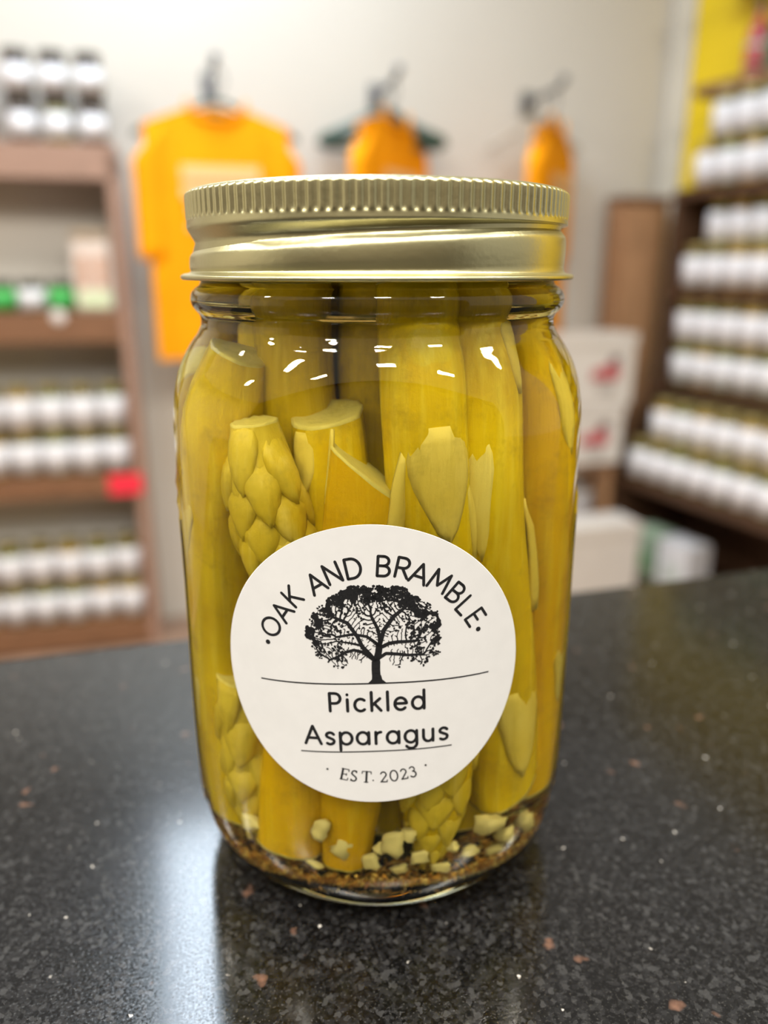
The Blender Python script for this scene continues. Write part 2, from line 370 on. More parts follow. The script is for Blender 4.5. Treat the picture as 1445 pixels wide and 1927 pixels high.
class Ink:
    def __init__(s): s.V = []; s.F = []
    def pt(s, x, y, h=.125): s.V.append(wrap(*loc2lab(x, y), h)); return len(s.V) - 1
    def disc(s, x, y, r, n=10):
        c = s.pt(x, y); ring = [s.pt(x + r * math.cos(2 * PI * k / n), y + r * math.sin(2 * PI * k / n)) for k in range(n)]
        for k in range(n): s.F.append((c, ring[k], ring[(k + 1) % n]))
    def poly(s, pts): s.F.append(tuple(s.pt(*p) for p in pts))
    def seg(s, a, b, w0, w1=None):
        w1 = w0 if w1 is None else w1
        dx, dy = b[0] - a[0], b[1] - a[1]; L = math.hypot(dx, dy)
        if L < 1e-6: return
        nx, ny = -dy / L, dx / L; n = max(1, int(L / .9)); prev = None
        for i in range(n + 1):
            t = i / n; x = a[0] + dx * t; y = a[1] + dy * t; w = (w0 + (w1 - w0) * t) / 2
            cur = (s.pt(x + nx * w, y + ny * w), s.pt(x - nx * w, y - ny * w))
            if prev: s.F.append((prev[0], prev[1], cur[1], cur[0]))
            prev = cur
    def stroke(s, pts, w, caps=True):
        for i in range(len(pts) - 1): s.seg(pts[i], pts[i + 1], w)
        if caps:
            for p in pts: s.disc(p[0], p[1], w / 2, 8)
    def build(s, name, parent): 
        me = mesh_of(name, s.V, s.F, M['ink'], smooth=False)
        return link(name, me, parent)
def arc(cx, cy, rx, ry, a0, a1, n=14):
    return [(cx + rx * math.cos(math.radians(a0 + (a1 - a0) * i / n)), cy + ry * math.sin(math.radians(a0 + (a1 - a0) * i / n))) for i in range(n + 1)]
# monoline letters, cap height 1, (advance width, strokes)
G = {
 'O': (1.0, [arc(.5, .5, .46, .48, 0, 360, 26)]),
 'A': (.86, [[(.03, 0), (.43, 1), (.83, 0)], [(.17, .33), (.69, .33)]]),
 'K': (.72, [[(.08, 0), (.08, 1)], [(.66, 1), (.08, .42)], [(.26, .6), (.68, 0)]]),
 'N': (.84, [[(.08, 0), (.08, 1), (.76, 0), (.76, 1)]]),
 'D': (.84, [[(.08, 0), (.08, 1), (.34, 1)] + arc(.34, .5, .44, .5, 90, -90) + [(.08, 0)]]),
 'B': (.72, [[(.08, 0), (.08, 1), (.36, 1)] + arc(.36, .76, .25, .24, 90, -90, 10) + [(.08, .52)], [(.36, .52)] + arc(.38, .26, .28, .26, 90, -90, 10) + [(.08, 0)]]),
 'R': (.74, [[(.08, 0), (.08, 1), (.38, 1)] + arc(.38, .74, .27, .26, 90, -90, 10) + [(.08, .48)], [(.36, .48), (.67, 0)]]),
 'M': (1.02, [[(.06, 0), (.14, 1), (.51, .25), (.88, 1), (.96, 0)]]),
 'L': (.56, [[(.08, 1), (.08, 0), (.54, 0)]]),
 'E': (.62, [[(.58, 1), (.08, 1), (.08, 0), (.58, 0)], [(.08, .52), (.5, .52)]]),
 'P': (.66, [[(.08, 0), (.08, 1), (.34, 1)] + arc(.34, .72, .27, .28, 90, -90, 10) + [(.08, .44)]]),
 'i': (.2, [[(.1, 0), (.1, .66)], [(.1, .92), (.1, .93)]]),
 'c': (.62, [arc(.35, .34, .29, .34, 48, 312, 18)]),
 'k': (.58, [[(.08, 0), (.08, 1.04)], [(.5, .68), (.08, .28)], [(.22, .4), (.54, 0)]]),
 'l': (.2, [[(.1, 0), (.1, 1.04)]]),
 'e': (.68, [[(.06, .36), (.62, .36)] + arc(.34, .34, .29, .34, 4, 318, 20)]),
 'd': (.72, [arc(.33, .34, .29, .34, 0, 360, 22), [(.63, 0), (.63, 1.04)]]),
 's': (.52, [[(.45, .56)] + arc(.27, .5, .19, .165, 40, 180, 8) + [(.12, .42), (.4, .28)] + arc(.26, .17, .2, .17, 20, -140, 9)]),
 'p': (.72, [arc(.39, .34, .29, .34, 0, 360, 22), [(.09, .67), (.09, -.34)]]),
 'a': (.72, [arc(.33, .34, .29, .34, 0, 360, 22), [(.63, 0), (.63, .67)]]),
 'r': (.44, [[(.09, 0), (.09, .67)], [(.09, .4)] + arc(.34, .4, .25, .26, 180, 88, 7)]),
 'g': (.72, [arc(.33, .34, .29, .34, 0, 360, 22), [(.63, .67), (.63, -.06)] + arc(.35, -.06, .28, .27, 0, -150, 10)]),
 'u': (.66, [[(.08, .67), (.08, .28)] + arc(.32, .28, .24, .28, 180, 360, 12) + [(.56, .67)], [(.56, .3), (.56, 0)]]),
}
def glyph(ink, ch, ox, oy, h, w, ang=0.0, sx=1.0, center=True):
    adv, strokes = G[ch]; ca, sa = math.cos(ang), math.sin(ang)
    for st in strokes:
        pts = []
        for (x, y) in st:
            X = (x - (adv / 2 if center else 0)) * h * sx; Y = (y - (.5 if center else 0)) * h
            pts.append((ox + X * ca - Y * sa, oy + X * sa + Y * ca))
        ink.stroke(pts, w)
ink = Ink()
for ch, qx, qy, deg in [('.', -18.49, 4.37, -76.7), ('O', -17.75, 7.45, -67.2), ('A', -15.54, 10.56, -55.8), ('K', -13.57, 13.54, -45.1), ('A', -9.37, 16.27, -29.9), ('N', -6.48, 18.18, -19.6), ('D', -3.01, 19.15, -8.9), ('B', 2.08, 19.54, 6.1), ('R', 5.31, 19.23, 15.4), ('A', 8.17, 18.15, 24.2), ('M', 11.63, 16.63, 35.0), ('B', 14.48, 14.30, 45.4), ('L', 16.24, 11.87, 53.8), ('E', 18.19, 9.40, 62.7), ('.', 18.78, 7.05, 69.4)]:
    qx -= .87; x, y = qx * cr_ + qy * sr_, -qx * sr_ + qy * cr_; a = math.radians(deg * .97 - 1.0)
    if ch == '.': ink.disc(x, y, .45, 14)
    else: glyph(ink, ch, x, y, 3.5, .5, -a)
ink.build('maker_lettering', lab)
def line_text(ink, s, x0, x1, y, h, w):
    tot = sum(G[c][0] for c in s); gap = ((x1 - x0) / h - tot) / (len(s) - 1); x = x0
    for c in s:
        glyph(ink, c, x, y, h, w, center=False); x += (G[c][0] + gap) * h
ink = Ink()
line_text(ink, 'Pickled', -8.8, 8.5, -7.75, 3.55, .56)
line_text(ink, 'Asparagus', -13.5, 12.5, -14.5, 3.6, .56)
ink.build('product_lettering', lab)
ink = Ink()
for i in range(24): ink.seg((-21.2 + i * 41.4 / 24, -2.35), (-21.2 + (i + 1) * 41.4 / 24, -2.35), .27)
ink.build('ground_rule', lab)
ink = Ink()
ink.seg((-14.4, -16.15), (13.1, -15.9), .24)
ink.build('underline_rule', lab)
# small serif date
SER = {
 'E': [((.1, 0), (.1, 1), .2), ((0, 0), (.6, 0), .1), ((0, 1), (.58, 1), .1), ((.1, .52), (.45, .52), .1), ((.6, 0), (.62, .2), .1), ((.58, 1), (.6, .82), .1), ((.45, .4), (.45, .62), .08)],
 'T': [((.35, 0), (.35, 1), .2), ((0, 1), (.7, 1), .1), ((0, 1), (-.02, .8), .1), ((.7, 1), (.72, .8), .1), ((.2, 0), (.5, 0), .1)],
}
def chain(pts, ws): return [(pts[i], pts[i + 1], ws) for i in range(len(pts) - 1)]
SER['S'] = chain(arc(.28, .74, .2, .24, 35, 200, 8) + [(.2, .58), (.42, .4)] + arc(.27, .24, .22, .23, 25, -150, 8), .15) + [((.45, .8), (.46, .98), .09), ((.06, .18), (.05, .0), .09)]
SER['2'] = chain(arc(.28, .72, .22, .26, 160, -20, 9) + [(.08, .06)], .14) + [((.05, .05), (.55, .05), .13), ((.55, .05), (.58, .22), .1)]
SER['0'] = chain(arc(.35, .5, .3, .5, 0, 360, 22), .14)
SER['3'] = chain(arc(.24, .76, .2, .22, 150, -80, 8), .13) + chain(arc(.24, .28, .24, .28, 85, -150, 9), .15)
ink = Ink()
for ch, x, y in (('E', -6.6, .25), ('S', -4.85, -.1), ('T', -2.75, -.35), ('2', .5, -.5), ('0', 2.25, -.3), ('2', 4.2, -.05), ('3', 5.9, .35)):
    t = x / 30.0; h = 2.25
    for a, b, w in SER[ch]:
        def tr(p):
            X, Y = (p[0] - .3) * h, (p[1] - .5) * h
            return (x + X * math.cos(t) - Y * math.sin(t), -21.0 + y + X * math.sin(t) + Y * math.cos(t))
        ink.seg(tr(a), tr(b), w * h * .85)
        ink.disc(*tr(a), w * h * .42, 6); ink.disc(*tr(b), w * h * .42, 6)
ink.disc(-1.45, -22.15, .16, 8); ink.disc(-9.7, -19.7, .22, 8); ink.disc(8.2, -19.5, .22, 8)
ink.build('date_lettering', lab)

# oak tree print grown by space colonisation
def grow_tree():
    rng = random.Random(11)
    CXT, BASE = -.12, -2.3
    def in_crown(x, y):                     # y measured from ground rule
        if y < 3.2: return False
        top = 18.3
        yc = 8.6
        if y >= yc:
            if (x / 11.5) ** 2 + ((y - yc) / (top - yc)) ** 2 > 1: return False
            return True
        low = 3.6 + 0.9 * math.sin(x * 1.3) + (2.8 if abs(x) < 2.2 else 0) + max(0, abs(x) - 8.0) * .9
        return abs(x) < 11.4 - (yc - y) * .42 and y > low
    att = []
    while len(att) < 4200:
        x, y = rng.uniform(-12, 12), rng.uniform(2, 19)
        if in_crown(x, y): att.append((x, y))
    A = np.array(att)
    nodes = [(0.0, 0.0)]; par = [-1]
    def chain_to(i, pts):
        for p in pts:
            nodes.append(p); par.append(i); i = len(nodes) - 1
        return i
    k = chain_to(0, [(0, .6), (.05, 1.4), (.02, 2.4), (.05, 3.4), (.1, 4.2)])
    def limb(i, pts, n=4):
        p0 = nodes[i]; allp = []
        for p in pts:
            for q in range(1, n + 1): allp.append((p0[0] + (p[0] - p0[0]) * q / n, p0[1] + (p[1] - p0[1]) * q / n))
            p0 = p
        return chain_to(i, allp)
    limb(k, [(-.45, 5.0), (-1.9, 6.4), (-2.5, 7.4), (-4.5, 7.9), (-6.6, 8.2)])
    limb(k, [(-1.3, 5.4), (-2.2, 6.1), (-3.65, 6.5), (-5.1, 6.1), (-6.4, 5.3), (-8, 4.6)])
    q = limb(k, [(-.9, 5.6), (-2.2, 7.2), (-2.9, 9.0), (-4.5, 11.6), (-7.0, 12.8)])
    r = limb(k, [(.6, 5.9), (.75, 7.0)])
    limb(r, [(.15, 7.8), (-1.3, 9.0), (-3.65, 9.5), (-6.6, 9.0)])
    limb(r, [(.9, 8.4), (.7, 10.2), (-.4, 12.8)])
    limb(r, [(1.1, 8.2), (1.6, 10.0), (3.4, 12.6), (5.7, 14.4)])
    limb(r, [(1.3, 7.0), (2.5, 7.6), (3.9, 7.8), (6.9, 7.8)])
    limb(k, [(.7, 4.9), (1.9, 5.7), (3.9, 5.5), (5.7, 5.2), (8.3, 5.2)])
    di, dk, step = 2.2, .40, .30
    alive = np.ones(len(A), bool)
    for it in range(60):
        Nn = np.array(nodes)
        idx = np.where(alive)[0]
        if len(idx) == 0: break
        d2 = ((A[idx, None, :] - Nn[None, :, :]) ** 2).sum(-1)
        near = d2.argmin(1); dm = np.sqrt(d2[np.arange(len(idx)), near])
        pull = {}
        for a_, nn, dd in zip(idx, near, dm):
            if dd < di:
                v = (A[a_] - Nn[nn]) / max(dd, 1e-6); pull.setdefault(int(nn), []).append(v)
        if not pull: break
        for nn, vs_ in pull.items():
            v = np.sum(vs_, 0); L = np.linalg.norm(v)
            if L < .15: continue
            v = v / L + np.array([rng.uniform(-.45, .45), rng.uniform(-.3, .5)])
            p = Nn[nn] + v * step
            nodes.append((float(p[0]), float(p[1]))); par.append(nn)
        Nn = np.array(nodes)
        d2 = ((A[idx, None, :] - Nn[None, :, :]) ** 2).sum(-1).min(1)
        alive[idx[d2 < dk * dk]] = False
    n = len(nodes); cnt = [0] * n; kids = [0] * n
    for i in range(n - 1, 0, -1):
        if kids[i] == 0: cnt[i] = 1
        cnt[par[i]] += cnt[i]; kids[par[i]] += 1
    ink = Ink()
    tot = cnt[0]
    wid = [max(.11, 1.5 * (c / tot) ** .40) for c in cnt]
    for i in range(1, n):
        a, b = nodes[par[i]], nodes[i]
        wa = min(wid[par[i]], wid[i] * 1.35)
        ink.seg((a[0] + CXT, a[1] + BASE), (b[0] + CXT, b[1] + BASE), wa, wid[i])
        if wid[i] > .2: ink.disc(b[0] + CXT, b[1] + BASE, wid[i] / 2, 7)
    ink.poly([(-1.7, BASE - .1), (1.8, BASE - .1), (.95, BASE + .7), (.75, BASE + 1.6), (-.7, BASE + 1.6), (-.9, BASE + .7)])
    # leaves: ragged little blobs, denser towards the rim of the crown
    def leaf(x, y, r):
        m = rng.randint(5, 7); a0 = rng.uniform(0, 6.28)
        ink.poly([(x + CXT + r * rng.uniform(.55, 1.25) * math.cos(a0 + 2 * PI * k / m), y + BASE + r * rng.uniform(.55, 1.25) * math.sin(a0 + 2 * PI * k / m)) for k in range(m)])
    for i in range(1, n):
        if kids[i] == 0:
            x, y = nodes[i]
            e = math.hypot(x / 11.5, (y - 7.0) / 11.3)
            k = (0 if y < 9 else 1) if e < .45 else (1 if e < .62 else (3 if y > 9 else 2))
            for q in range(k):
                leaf(x + rng.gauss(0, .26), y + rng.gauss(0, .26), rng.uniform(.16, .34) * (1 if e > .6 else .8))
    for q in range(3200):
        a = rng.uniform(-.03 * PI, 1.03 * PI); up = math.sin(a)
        e = 1 - (rng.random() ** 1.4) * (.10 + .17 * max(up, 0)); e *= 1 + .035 * math.sin(7 * a) + .025 * math.sin(17 * a + 1) + .015 * math.sin(31 * a)
        x, y = 11.5 * e * math.cos(a), 8.3 + 10.0 * e * math.sin(a)
        if math.sin(2.1 * x + 1.3 * y) + math.sin(1.7 * y - .9 * x) > -.2 - 1.6 * max(up - .35, 0): leaf(x, y, rng.uniform(.13, .30))
    for q in range(500):
        sx_ = rng.choice((-1, 1)); x = sx_ * rng.uniform(5.5, 11.3); y = 4.2 + rng.uniform(0, 4.5) + (abs(x) - 5.5) * .12
        if math.sin(1.9 * x + .6) + math.sin(3.1 * y + x) > .35: leaf(x, y, rng.uniform(.12, .26))
    o = ink.build('tree_print', lab); return o
grow_tree()

# ------------------------------------------------------------------ asparagus
class Spear:
    """a spear along points (mm, jar coordinates); rad: list of radii; first point is the cut end unless said otherwise"""
    def __init__(s, pts, rad, label, mat, seed, slant0=(0, 0), slant1=(0, 0), tip=False, scales=(), nb=0, bud_from=.5, squash=1.0):
        rng = random.Random(seed); s.rng = rng
        s.root = empty('asparagus_spear', (JX, 0, 0)); tag(s.root, label, 'asparagus', 'asparagus spears packed in the big jar')
        P4 = spline([tuple(p) + (r,) for p, r in zip(pts, rad)], 10)
        s.P = [Vector((p[0] * .965, p[1] * .965, p[2])) for p in P4]; s.R = [max(float(p[3]), .15) for p in P4]; n = len(P4)
        s.fr = []
        L = 0; s.len = [0]
        for i in range(1, n): L += (s.P[i] - s.P[i - 1]).length; s.len.append(L)
        for i in range(n):
            t = (s.P[min(i + 1, n - 1)] - s.P[max(i - 1, 0)]).normalized()
            front = Vector((s.P[i].x, s.P[i].y, 0)).normalized()             # outwards from the jar axis
            u = (front - t * front.dot(t)).normalized(); v = t.cross(u)
            s.fr.append((t, u, v))
        SEG = 28; V = []; F = []
        ph = [rng.uniform(0, 6.28) for _ in range(4)]
        for i in range(n):
            t, u, v = s.fr[i]; r = s.R[i]
            w0 = max(0, 1 - s.len[i] / 9.0); w1 = max(0, 1 - (L - s.len[i]) / 9.0)
            for k in range(SEG):
                a = 2 * PI * k / SEG
                q = r * (1 + .028 * math.sin(5 * a + ph[0]) + .02 * math.sin(9 * a + ph[1]) + .02 * math.sin(2 * a + s.len[i] * .07 + ph[2]))
                d = u * (math.cos(a) * q) + v * (math.sin(a) * q * squash)
                sh = t * (w0 * (slant0[0] * math.cos(a) + slant0[1] * math.sin(a)) + w1 * (slant1[0] * math.cos(a) + slant1[1] * math.sin(a)))
                V.append((s.P[i] + d + sh) * mm)
        for i in range(n - 1):
            for k in range(SEG):
                F.append((i * SEG + k, i * SEG + (k + 1) % SEG, (i + 1) * SEG + (k + 1) % SEG, (i + 1) * SEG + k))
        stalk = link('stalk', fix(mesh_of('stalk', V, F, mat)), s.root)
        for end in ((0,) if tip else (0, n - 1)):
            base = [Vector(V[end * SEG + k]) for k in range(SEG)]; c = sum(base, Vector()) / SEG; sgn = -1 if end == 0 else 1; T = s.fr[end][0]
            ring = [b_ + T * (sgn * (.18 + .3 * abs(math.sin(1.7 * k + seed)) * rng.uniform(.4, 1.0)) * mm) for k, b_ in enumerate(base)]
            cv = [c + (b_ - c) * 1.004 - T * (sgn * .25 * mm) for b_ in base] + ring + [c + (r_ - c) * .90 + T * (sgn * .1 * mm) for r_ in ring] + [c + (r_ - c) * .6 + T * (sgn * .12 * mm) for r_ in base] + [c + T * (sgn * .1 * mm)]
            cf = []
            for j in (0, 1, 2):
                for k in range(SEG): cf.append((j * SEG + k, j * SEG + (k + 1) % SEG, (j + 1) * SEG + (k + 1) % SEG, (j + 1) * SEG + k))
            for k in range(SEG): cf.append((3 * SEG + k, 3 * SEG + (k + 1) % SEG, 4 * SEG))
            o = link('cut_end', fix(mesh_of('cut_end', cv, cf, M['cut'])), s.root)
        for sc_ in scales: s.scale(*sc_)
        if nb:
            l0 = L * bud_from
            for i in range(nb):
                f = i / (nb - 1)
                ll = l0 + (L - l0) * (f ** .85) * .985
                a = i * 2.39996 + rng.uniform(-.2, .2)
                ln = (11.5 * (1 - f) + 5.0 * f) * rng.uniform(.88, 1.12); s.scale(ll - ln * .35, a, ln, (.74 - .04 * f) * rng.uniform(.75, 1.15), rng.uniform(.9, 1.8) * (1 - .45 * f), 1, M['bud'], 1.2)
    def at(s, l):
        l = min(max(l, 0), s.len[-1])
        for i in range(len(s.len) - 1):
            if s.len[i + 1] >= l:
                t = (l - s.len[i]) / max(s.len[i + 1] - s.len[i], 1e-9)
                return s.P[i].lerp(s.P[i + 1], t), s.R[i] + (s.R[i + 1] - s.R[i]) * t, s.fr[i]
        return s.P[-1], s.R[-1], s.fr[-1]
    def scale(s, l, ang, length, half, lift=.4, sgn=1, mat=None, thick=.5):
        """a pointed bract lying on the stalk: root at arc length l, pointing along sgn"""
        NU, NV = 8, 7; top = []; bot = []
        for i in range(NU + 1):
            f = i / NU
            w = half * min(1.0, .62 + f * 2.2) * (1 - f ** 1.9) ** .8 * (1 + .06 * math.sin(9 * f + l))
            w = max(w, .02)
            ll = l + sgn * f * length
            over = max(0.0, ll - s.len[-1]) if sgn > 0 else max(0.0, -ll)
            p, r, (t, u, v) = s.at(ll)
            p = p + t * (over * sgn)
            r0 = r
            for j in range(NV + 1):
                g = (j / NV - .5) * 2
                a = ang + g * w
                h = -.12 + .17 * min(1, f * 5) + lift * (.25 + .75 * math.sin(PI * min(f * .8, 1))) * (1 - .8 * g * g) * min(1, f * 4) + .10 * lift * math.sin(7 * g + 5 * f + l)
                d = u * math.cos(a) + v * math.sin(a)
                top.append((p + d * (r0 + h)) * mm); bot.append((p + d * max(r0 + h - thick, .05)) * mm)
        V = top + bot; n = len(top); F = []; W = NV + 1
        for i in range(NU):
            for j in range(NV):
                a = i * W + j; F.append((a, a + 1, a + W + 1, a + W)); F.append((n + a, n + a + W, n + a + W + 1, n + a + 1))
        for i in range(NU):
            for j in (0, NV):
                a = i * W + j; F.append((a, a + W, n + a + W, n + a))
        for j in range(NV):
            for i in (0, NU):
                a = i * W + j; F.append((a, a + 1, n + a + 1, n + a))
        o = link('scale', fix(mesh_of('scale', V, F, mat or M['scale'])), s.root); return o

S_, SO, SG = M['spear'], M['spear_olive'], M['spear_gold']
# big one at the front left, pale cut top
Spear([(-24.2, -18.2, 108.0), (-26.0, -17.0, 97), (-28.2, -14.6, 76), (-28.4, -14.0, 53), (-27.0, -15.6, 24), (-26.0, -15.5, 14)], [5.9, 6.6, 6.6, 6.5, 6.2, 5.6],
      'thick yellow asparagus spear along the left side, pale cut top at shoulder', S_, 1, slant0=(-1.6, -1.0), scales=[(26, .2, 13, .55, .5, 1), (62, .5, 14, .6, .5, 1)])
# head-down tip
Spear([(-20.6, -26.3, 98.6), (-19.6, -26.4, 91), (-18.2, -27.2, 83), (-16.2, -28.4, 74), (-14.2, -29.2, 65), (-12.9, -29.8, 57)], [3.9, 5.6, 6.2, 5.9, 4.2, .8],
      'asparagus tip hanging head down above the sticker, covered in overlapping bud scales', M['bud'], 2, tip=True, nb=40, bud_from=.08)
Spear([(-13.6, -14.2, 121), (-13.8, -15.4, 88), (-14.5, -15.0, 43), (-14, -14, 10)], [6.2, 6.6, 6.6, 6.0],
      'olive asparagus stalk standing behind the head-down tip', SO, 3)
Spear([(-8.3, -23.2, 99.5), (-7.6, -23.4, 89), (-6.0, -23.4, 70), (-5.6, -22.6, 48), (-6, -20, 20)], [6.0, 6.5, 6.5, 6.4, 6],
      'asparagus stalk with blunt pale top just left of jar centre', S_, 4, slant0=(1.2, .5), scales=[(2, .45, 10, .5, .4, 1)])
Spear([(-1.6, -31.0, 91.5), (-2.4, -31.0, 81), (-3.8, -30.9, 56), (-5.0, -30.6, 33), (-6.4, -30.2, 11.5)], [6.5, 7.0, 7.0, 6.4, 4.4],
      'golden asparagus stalk with slanted cut top rising from behind the sticker', SG, 5, slant0=(0, -4.6), scales=[(14, -1.05, 19, .42, 1.1, -1), (6, 1.2, 13, .26, .25, -1)])
Spear([(6.6, -22.5, 121), (7.0, -25.2, 115), (7.6, -28.4, 108), (8.9, -29.3, 90), (10.3, -28.8, 70), (11.0, -28.5, 49), (11.3, -28.9, 32), (10.6, -29.4, 20), (10.2, -29.6, 11)], [6.2, 6.3, 6.6, 6.8, 6.8, 6.7, 6.4, 4.8, 1.0],
      'broad yellow asparagus spear right of centre with triangular pale scale, head down', S_, 6, tip=True, scales=[(23, -.1, 20, .95, .7, 1), (33, -1.35, 16, .5, .8, 1), (66, .7, 15, .6, .5, 1)], nb=36, bud_from=.64)
Spear([(15.8, -17.5, 121), (16.8, -20.5, 114), (17.9, -23.0, 106), (18.8, -23.6, 89), (20.6, -21.9, 68), (22.3, -20.1, 45), (23.4, -19.0, 23)], [5.6, 5.8, 6.0, 6.2, 6.2, 6.6, 6.2],
      'asparagus stalk between the scaled spear and right edge, angled cut foot', S_, 7, slant1=(1.5, 3.0), scales=[(6, -.55, 14, .5, .5, 1), (25, .95, 22, .5, .5, 1), (38, -1.25, 24, .4, 1.8, 1), (76, .15, 20, .8, .6, 1)])
Spear([(24.0, -7.0, 118), (25.2, -9.4, 110), (26.6, -11.2, 101), (27.8, -9.0, 75), (28.0, -8.2, 45), (26.8, -10.8, 17)], [4.8, 5.2, 5.6, 5.8, 5.6, 5.2],
      'slim golden asparagus spear along the right side of the jar', SG, 8, scales=[(14, .1, 14, .5, .5, 1), (70, .2, 13, .5, .4, 1)])
Spear([(28.0, 3.5, 112), (30.0, 2.6, 90), (31.0, 2.2, 71), (31.0, 2.6, 40), (29.5, 2, 14)], [5.2, 6.0, 6.2, 6.2, 5.6],
      'yellow asparagus spear at the far right edge of the jar', S_, 9)
Spear([(-16.8, -27.6, 14.0), (-14.4, -28.4, 37), (-11.2, -29.4, 50), (-10.8, -29.5, 53)], [6.4, 6.6, 4.5, 1],
      'short yellow asparagus piece under the lower left of the sticker', SG, 10, tip=True)
Spear([(-24.4, -22.6, 48), (-24.0, -22.6, 36), (-23.8, -22.0, 22), (-23.4, -21.8, 13)], [5.0, 5.4, 4.2, .9],
      'small asparagus tip pointing down at lower left, beside the sticker', M['bud'], 11, tip=True, nb=26, bud_from=.08)
# spears deeper in the jar
deep = [(-31, 1, 6.3, 100, 'left'), (-27, 13.5, 6.3, 118, 'left'), (-17, 24, 6.5, 119, 'left'), (-4, 30, 6.6, 117, ''), (9, 28.5, 6.4, 119, ''), (20.5, 21, 6.4, 118, 'right'), (28, 14.5, 5.8, 112, 'right'),
        (0, -11.5, 6.5, 121, ''), (9.5, -11, 6.2, 118, ''), (-17.5, -1, 6.3, 119, 'left'), (-6, 3, 6.4, 121, ''), (7, 2.5, 6.4, 120, ''), (18, -3, 6.2, 119, 'right'), (-12, 12, 6.4, 118, 'left'), (2, 15.5, 6.4, 119, ''), (15, 10.5, 6.2, 118, 'right'), (16.5, -11.0, 5.4, 117, 'right')]
where = ['hugging the left wall of the jar', 'behind the thick left spear', 'at the rear left of the jar', 'against the rear glass in the middle', 'against the rear glass, right of middle', 'at the rear right of the jar',
         'behind the far right spear', 'in the middle, behind the slanted stalk', 'in the middle, behind the scaled spear', 'deep inside on the left', 'at the heart of the pack, left of centre', 'at the heart of the pack, right of centre',
         'deep inside on the right', 'in the second rear row on the left', 'in the second rear row at the centre', 'in the second rear row on the right', 'behind the stalk with the angled foot']
rng = random.Random(5)
for i, ((x, y, r, zt, _), w) in enumerate(zip(deep, where)):
    j = lambda: rng.uniform(-.8, .8)
    sh = .86 if zt > 110 else 1.0
    Spear([(x * sh + j() * .4, y * sh + j() * .4, zt), (x * .97 + j(), y * .97 + j(), 90), (x + j(), y + j(), 55), (x * .92, y * .92, 11)], [r * .88, r, r, r * .85],
          'asparagus stalk ' + w, SO if i % 3 else S_, 20 + i)

# ------------------------------------------------------------------ garlic and spices at the bottom of the jar
gar = [((-10.9, -35.0, 21.5), (1.7, 1.4, 1.8), 'white garlic cube above the spices at the front, left of the golden stalk'),
       ((-18.4, -30.2, 17.2), (3.0, 1.2, 1.5), 'flat pale garlic flake lying at lower left of the jar'),
       ((-15.4, -31.6, 14.6), (1.7, 1.4, 1.3), 'small garlic crumb just under the flat pale flake'),
       ((3.1, -35.2, 18.4), (1.9, 1.4, 2.2), 'garlic chunk at the front centre of the jar bottom'),
       ((6.0, -34.6, 20.0), (1.5, 1.2, 1.2), 'garlic bit touching the head-down spear tip'),
       ((-1.3, -33.8, 13.4), (1.4, 1.2, 1.6), 'garlic bit low at the jar bottom beside the golden stalk foot'),
       ((21.6, -28.2, 18.2), (2.7, 1.8, 2.2), 'largest garlic chunk, lower right of the jar'),
       ((24.6, -24.4, 13.2), (2.0, 1.6, 1.5), 'garlic piece below the largest chunk at lower right'),
       ((28.0, -19.6, 13.0), (1.9, 1.6, 1.9), 'garlic piece at the right edge of the jar bottom'),
       ((17.8, -28.6, 12.8), (2.0, 1.3, 1.0), 'thin garlic sliver lying on the spices at right'),
       ((12.4, -31.4, 10.6), (1.5, 1.2, .9), 'tiny garlic crumb on the spices under the head-down spear'),
       ((4.4, -32.2, 10.6), (1.3, 1.1, 1.0), 'tiny garlic crumb at the lowest front of the jar'),
       ((-23.9, -26.4, 17.6), (2.4, 1.4, 1.5), 'yellowish garlic slice at the far lower left'),
       ((-6.6, -34.2, 17.2), (2.2, 1.0, 2.4), 'pale skin fragment beside the golden stalk foot'),
       ((0.6, -34.6, 16.8), (1.5, .9, 1.0), 'pale garlic shaving between the golden stalk foot and the front centre chunk'),
       ((-12.6, -32.6, 12.2), (1.6, 1.1, .9), 'flat garlic crumb on the spices under the golden stalk foot'),
       ((8.2, -33.2, 14.2), (1.4, 1.0, 1.2), 'garlic crumb between the front centre chunk and the tiny crumbs'),
       ((14.8, -31.0, 15.0), (1.2, 1.0, 1.1), 'garlic crumb right beside the head-down spear tip'),
       ((-21.0, -27.2, 12.6), (1.8, 1.2, 1.0), 'garlic sliver on the spices at the lower left corner of the jar'),
       ((22.6, -24.0, 10.2), (1.6, 1.2, .9), 'low garlic sliver on the spices at the lower right corner of the jar'),
       ((10.0, -30.3, 114.2), (.85, .6, 1.35), 'little yellow seed piece floating at the jar neck')]
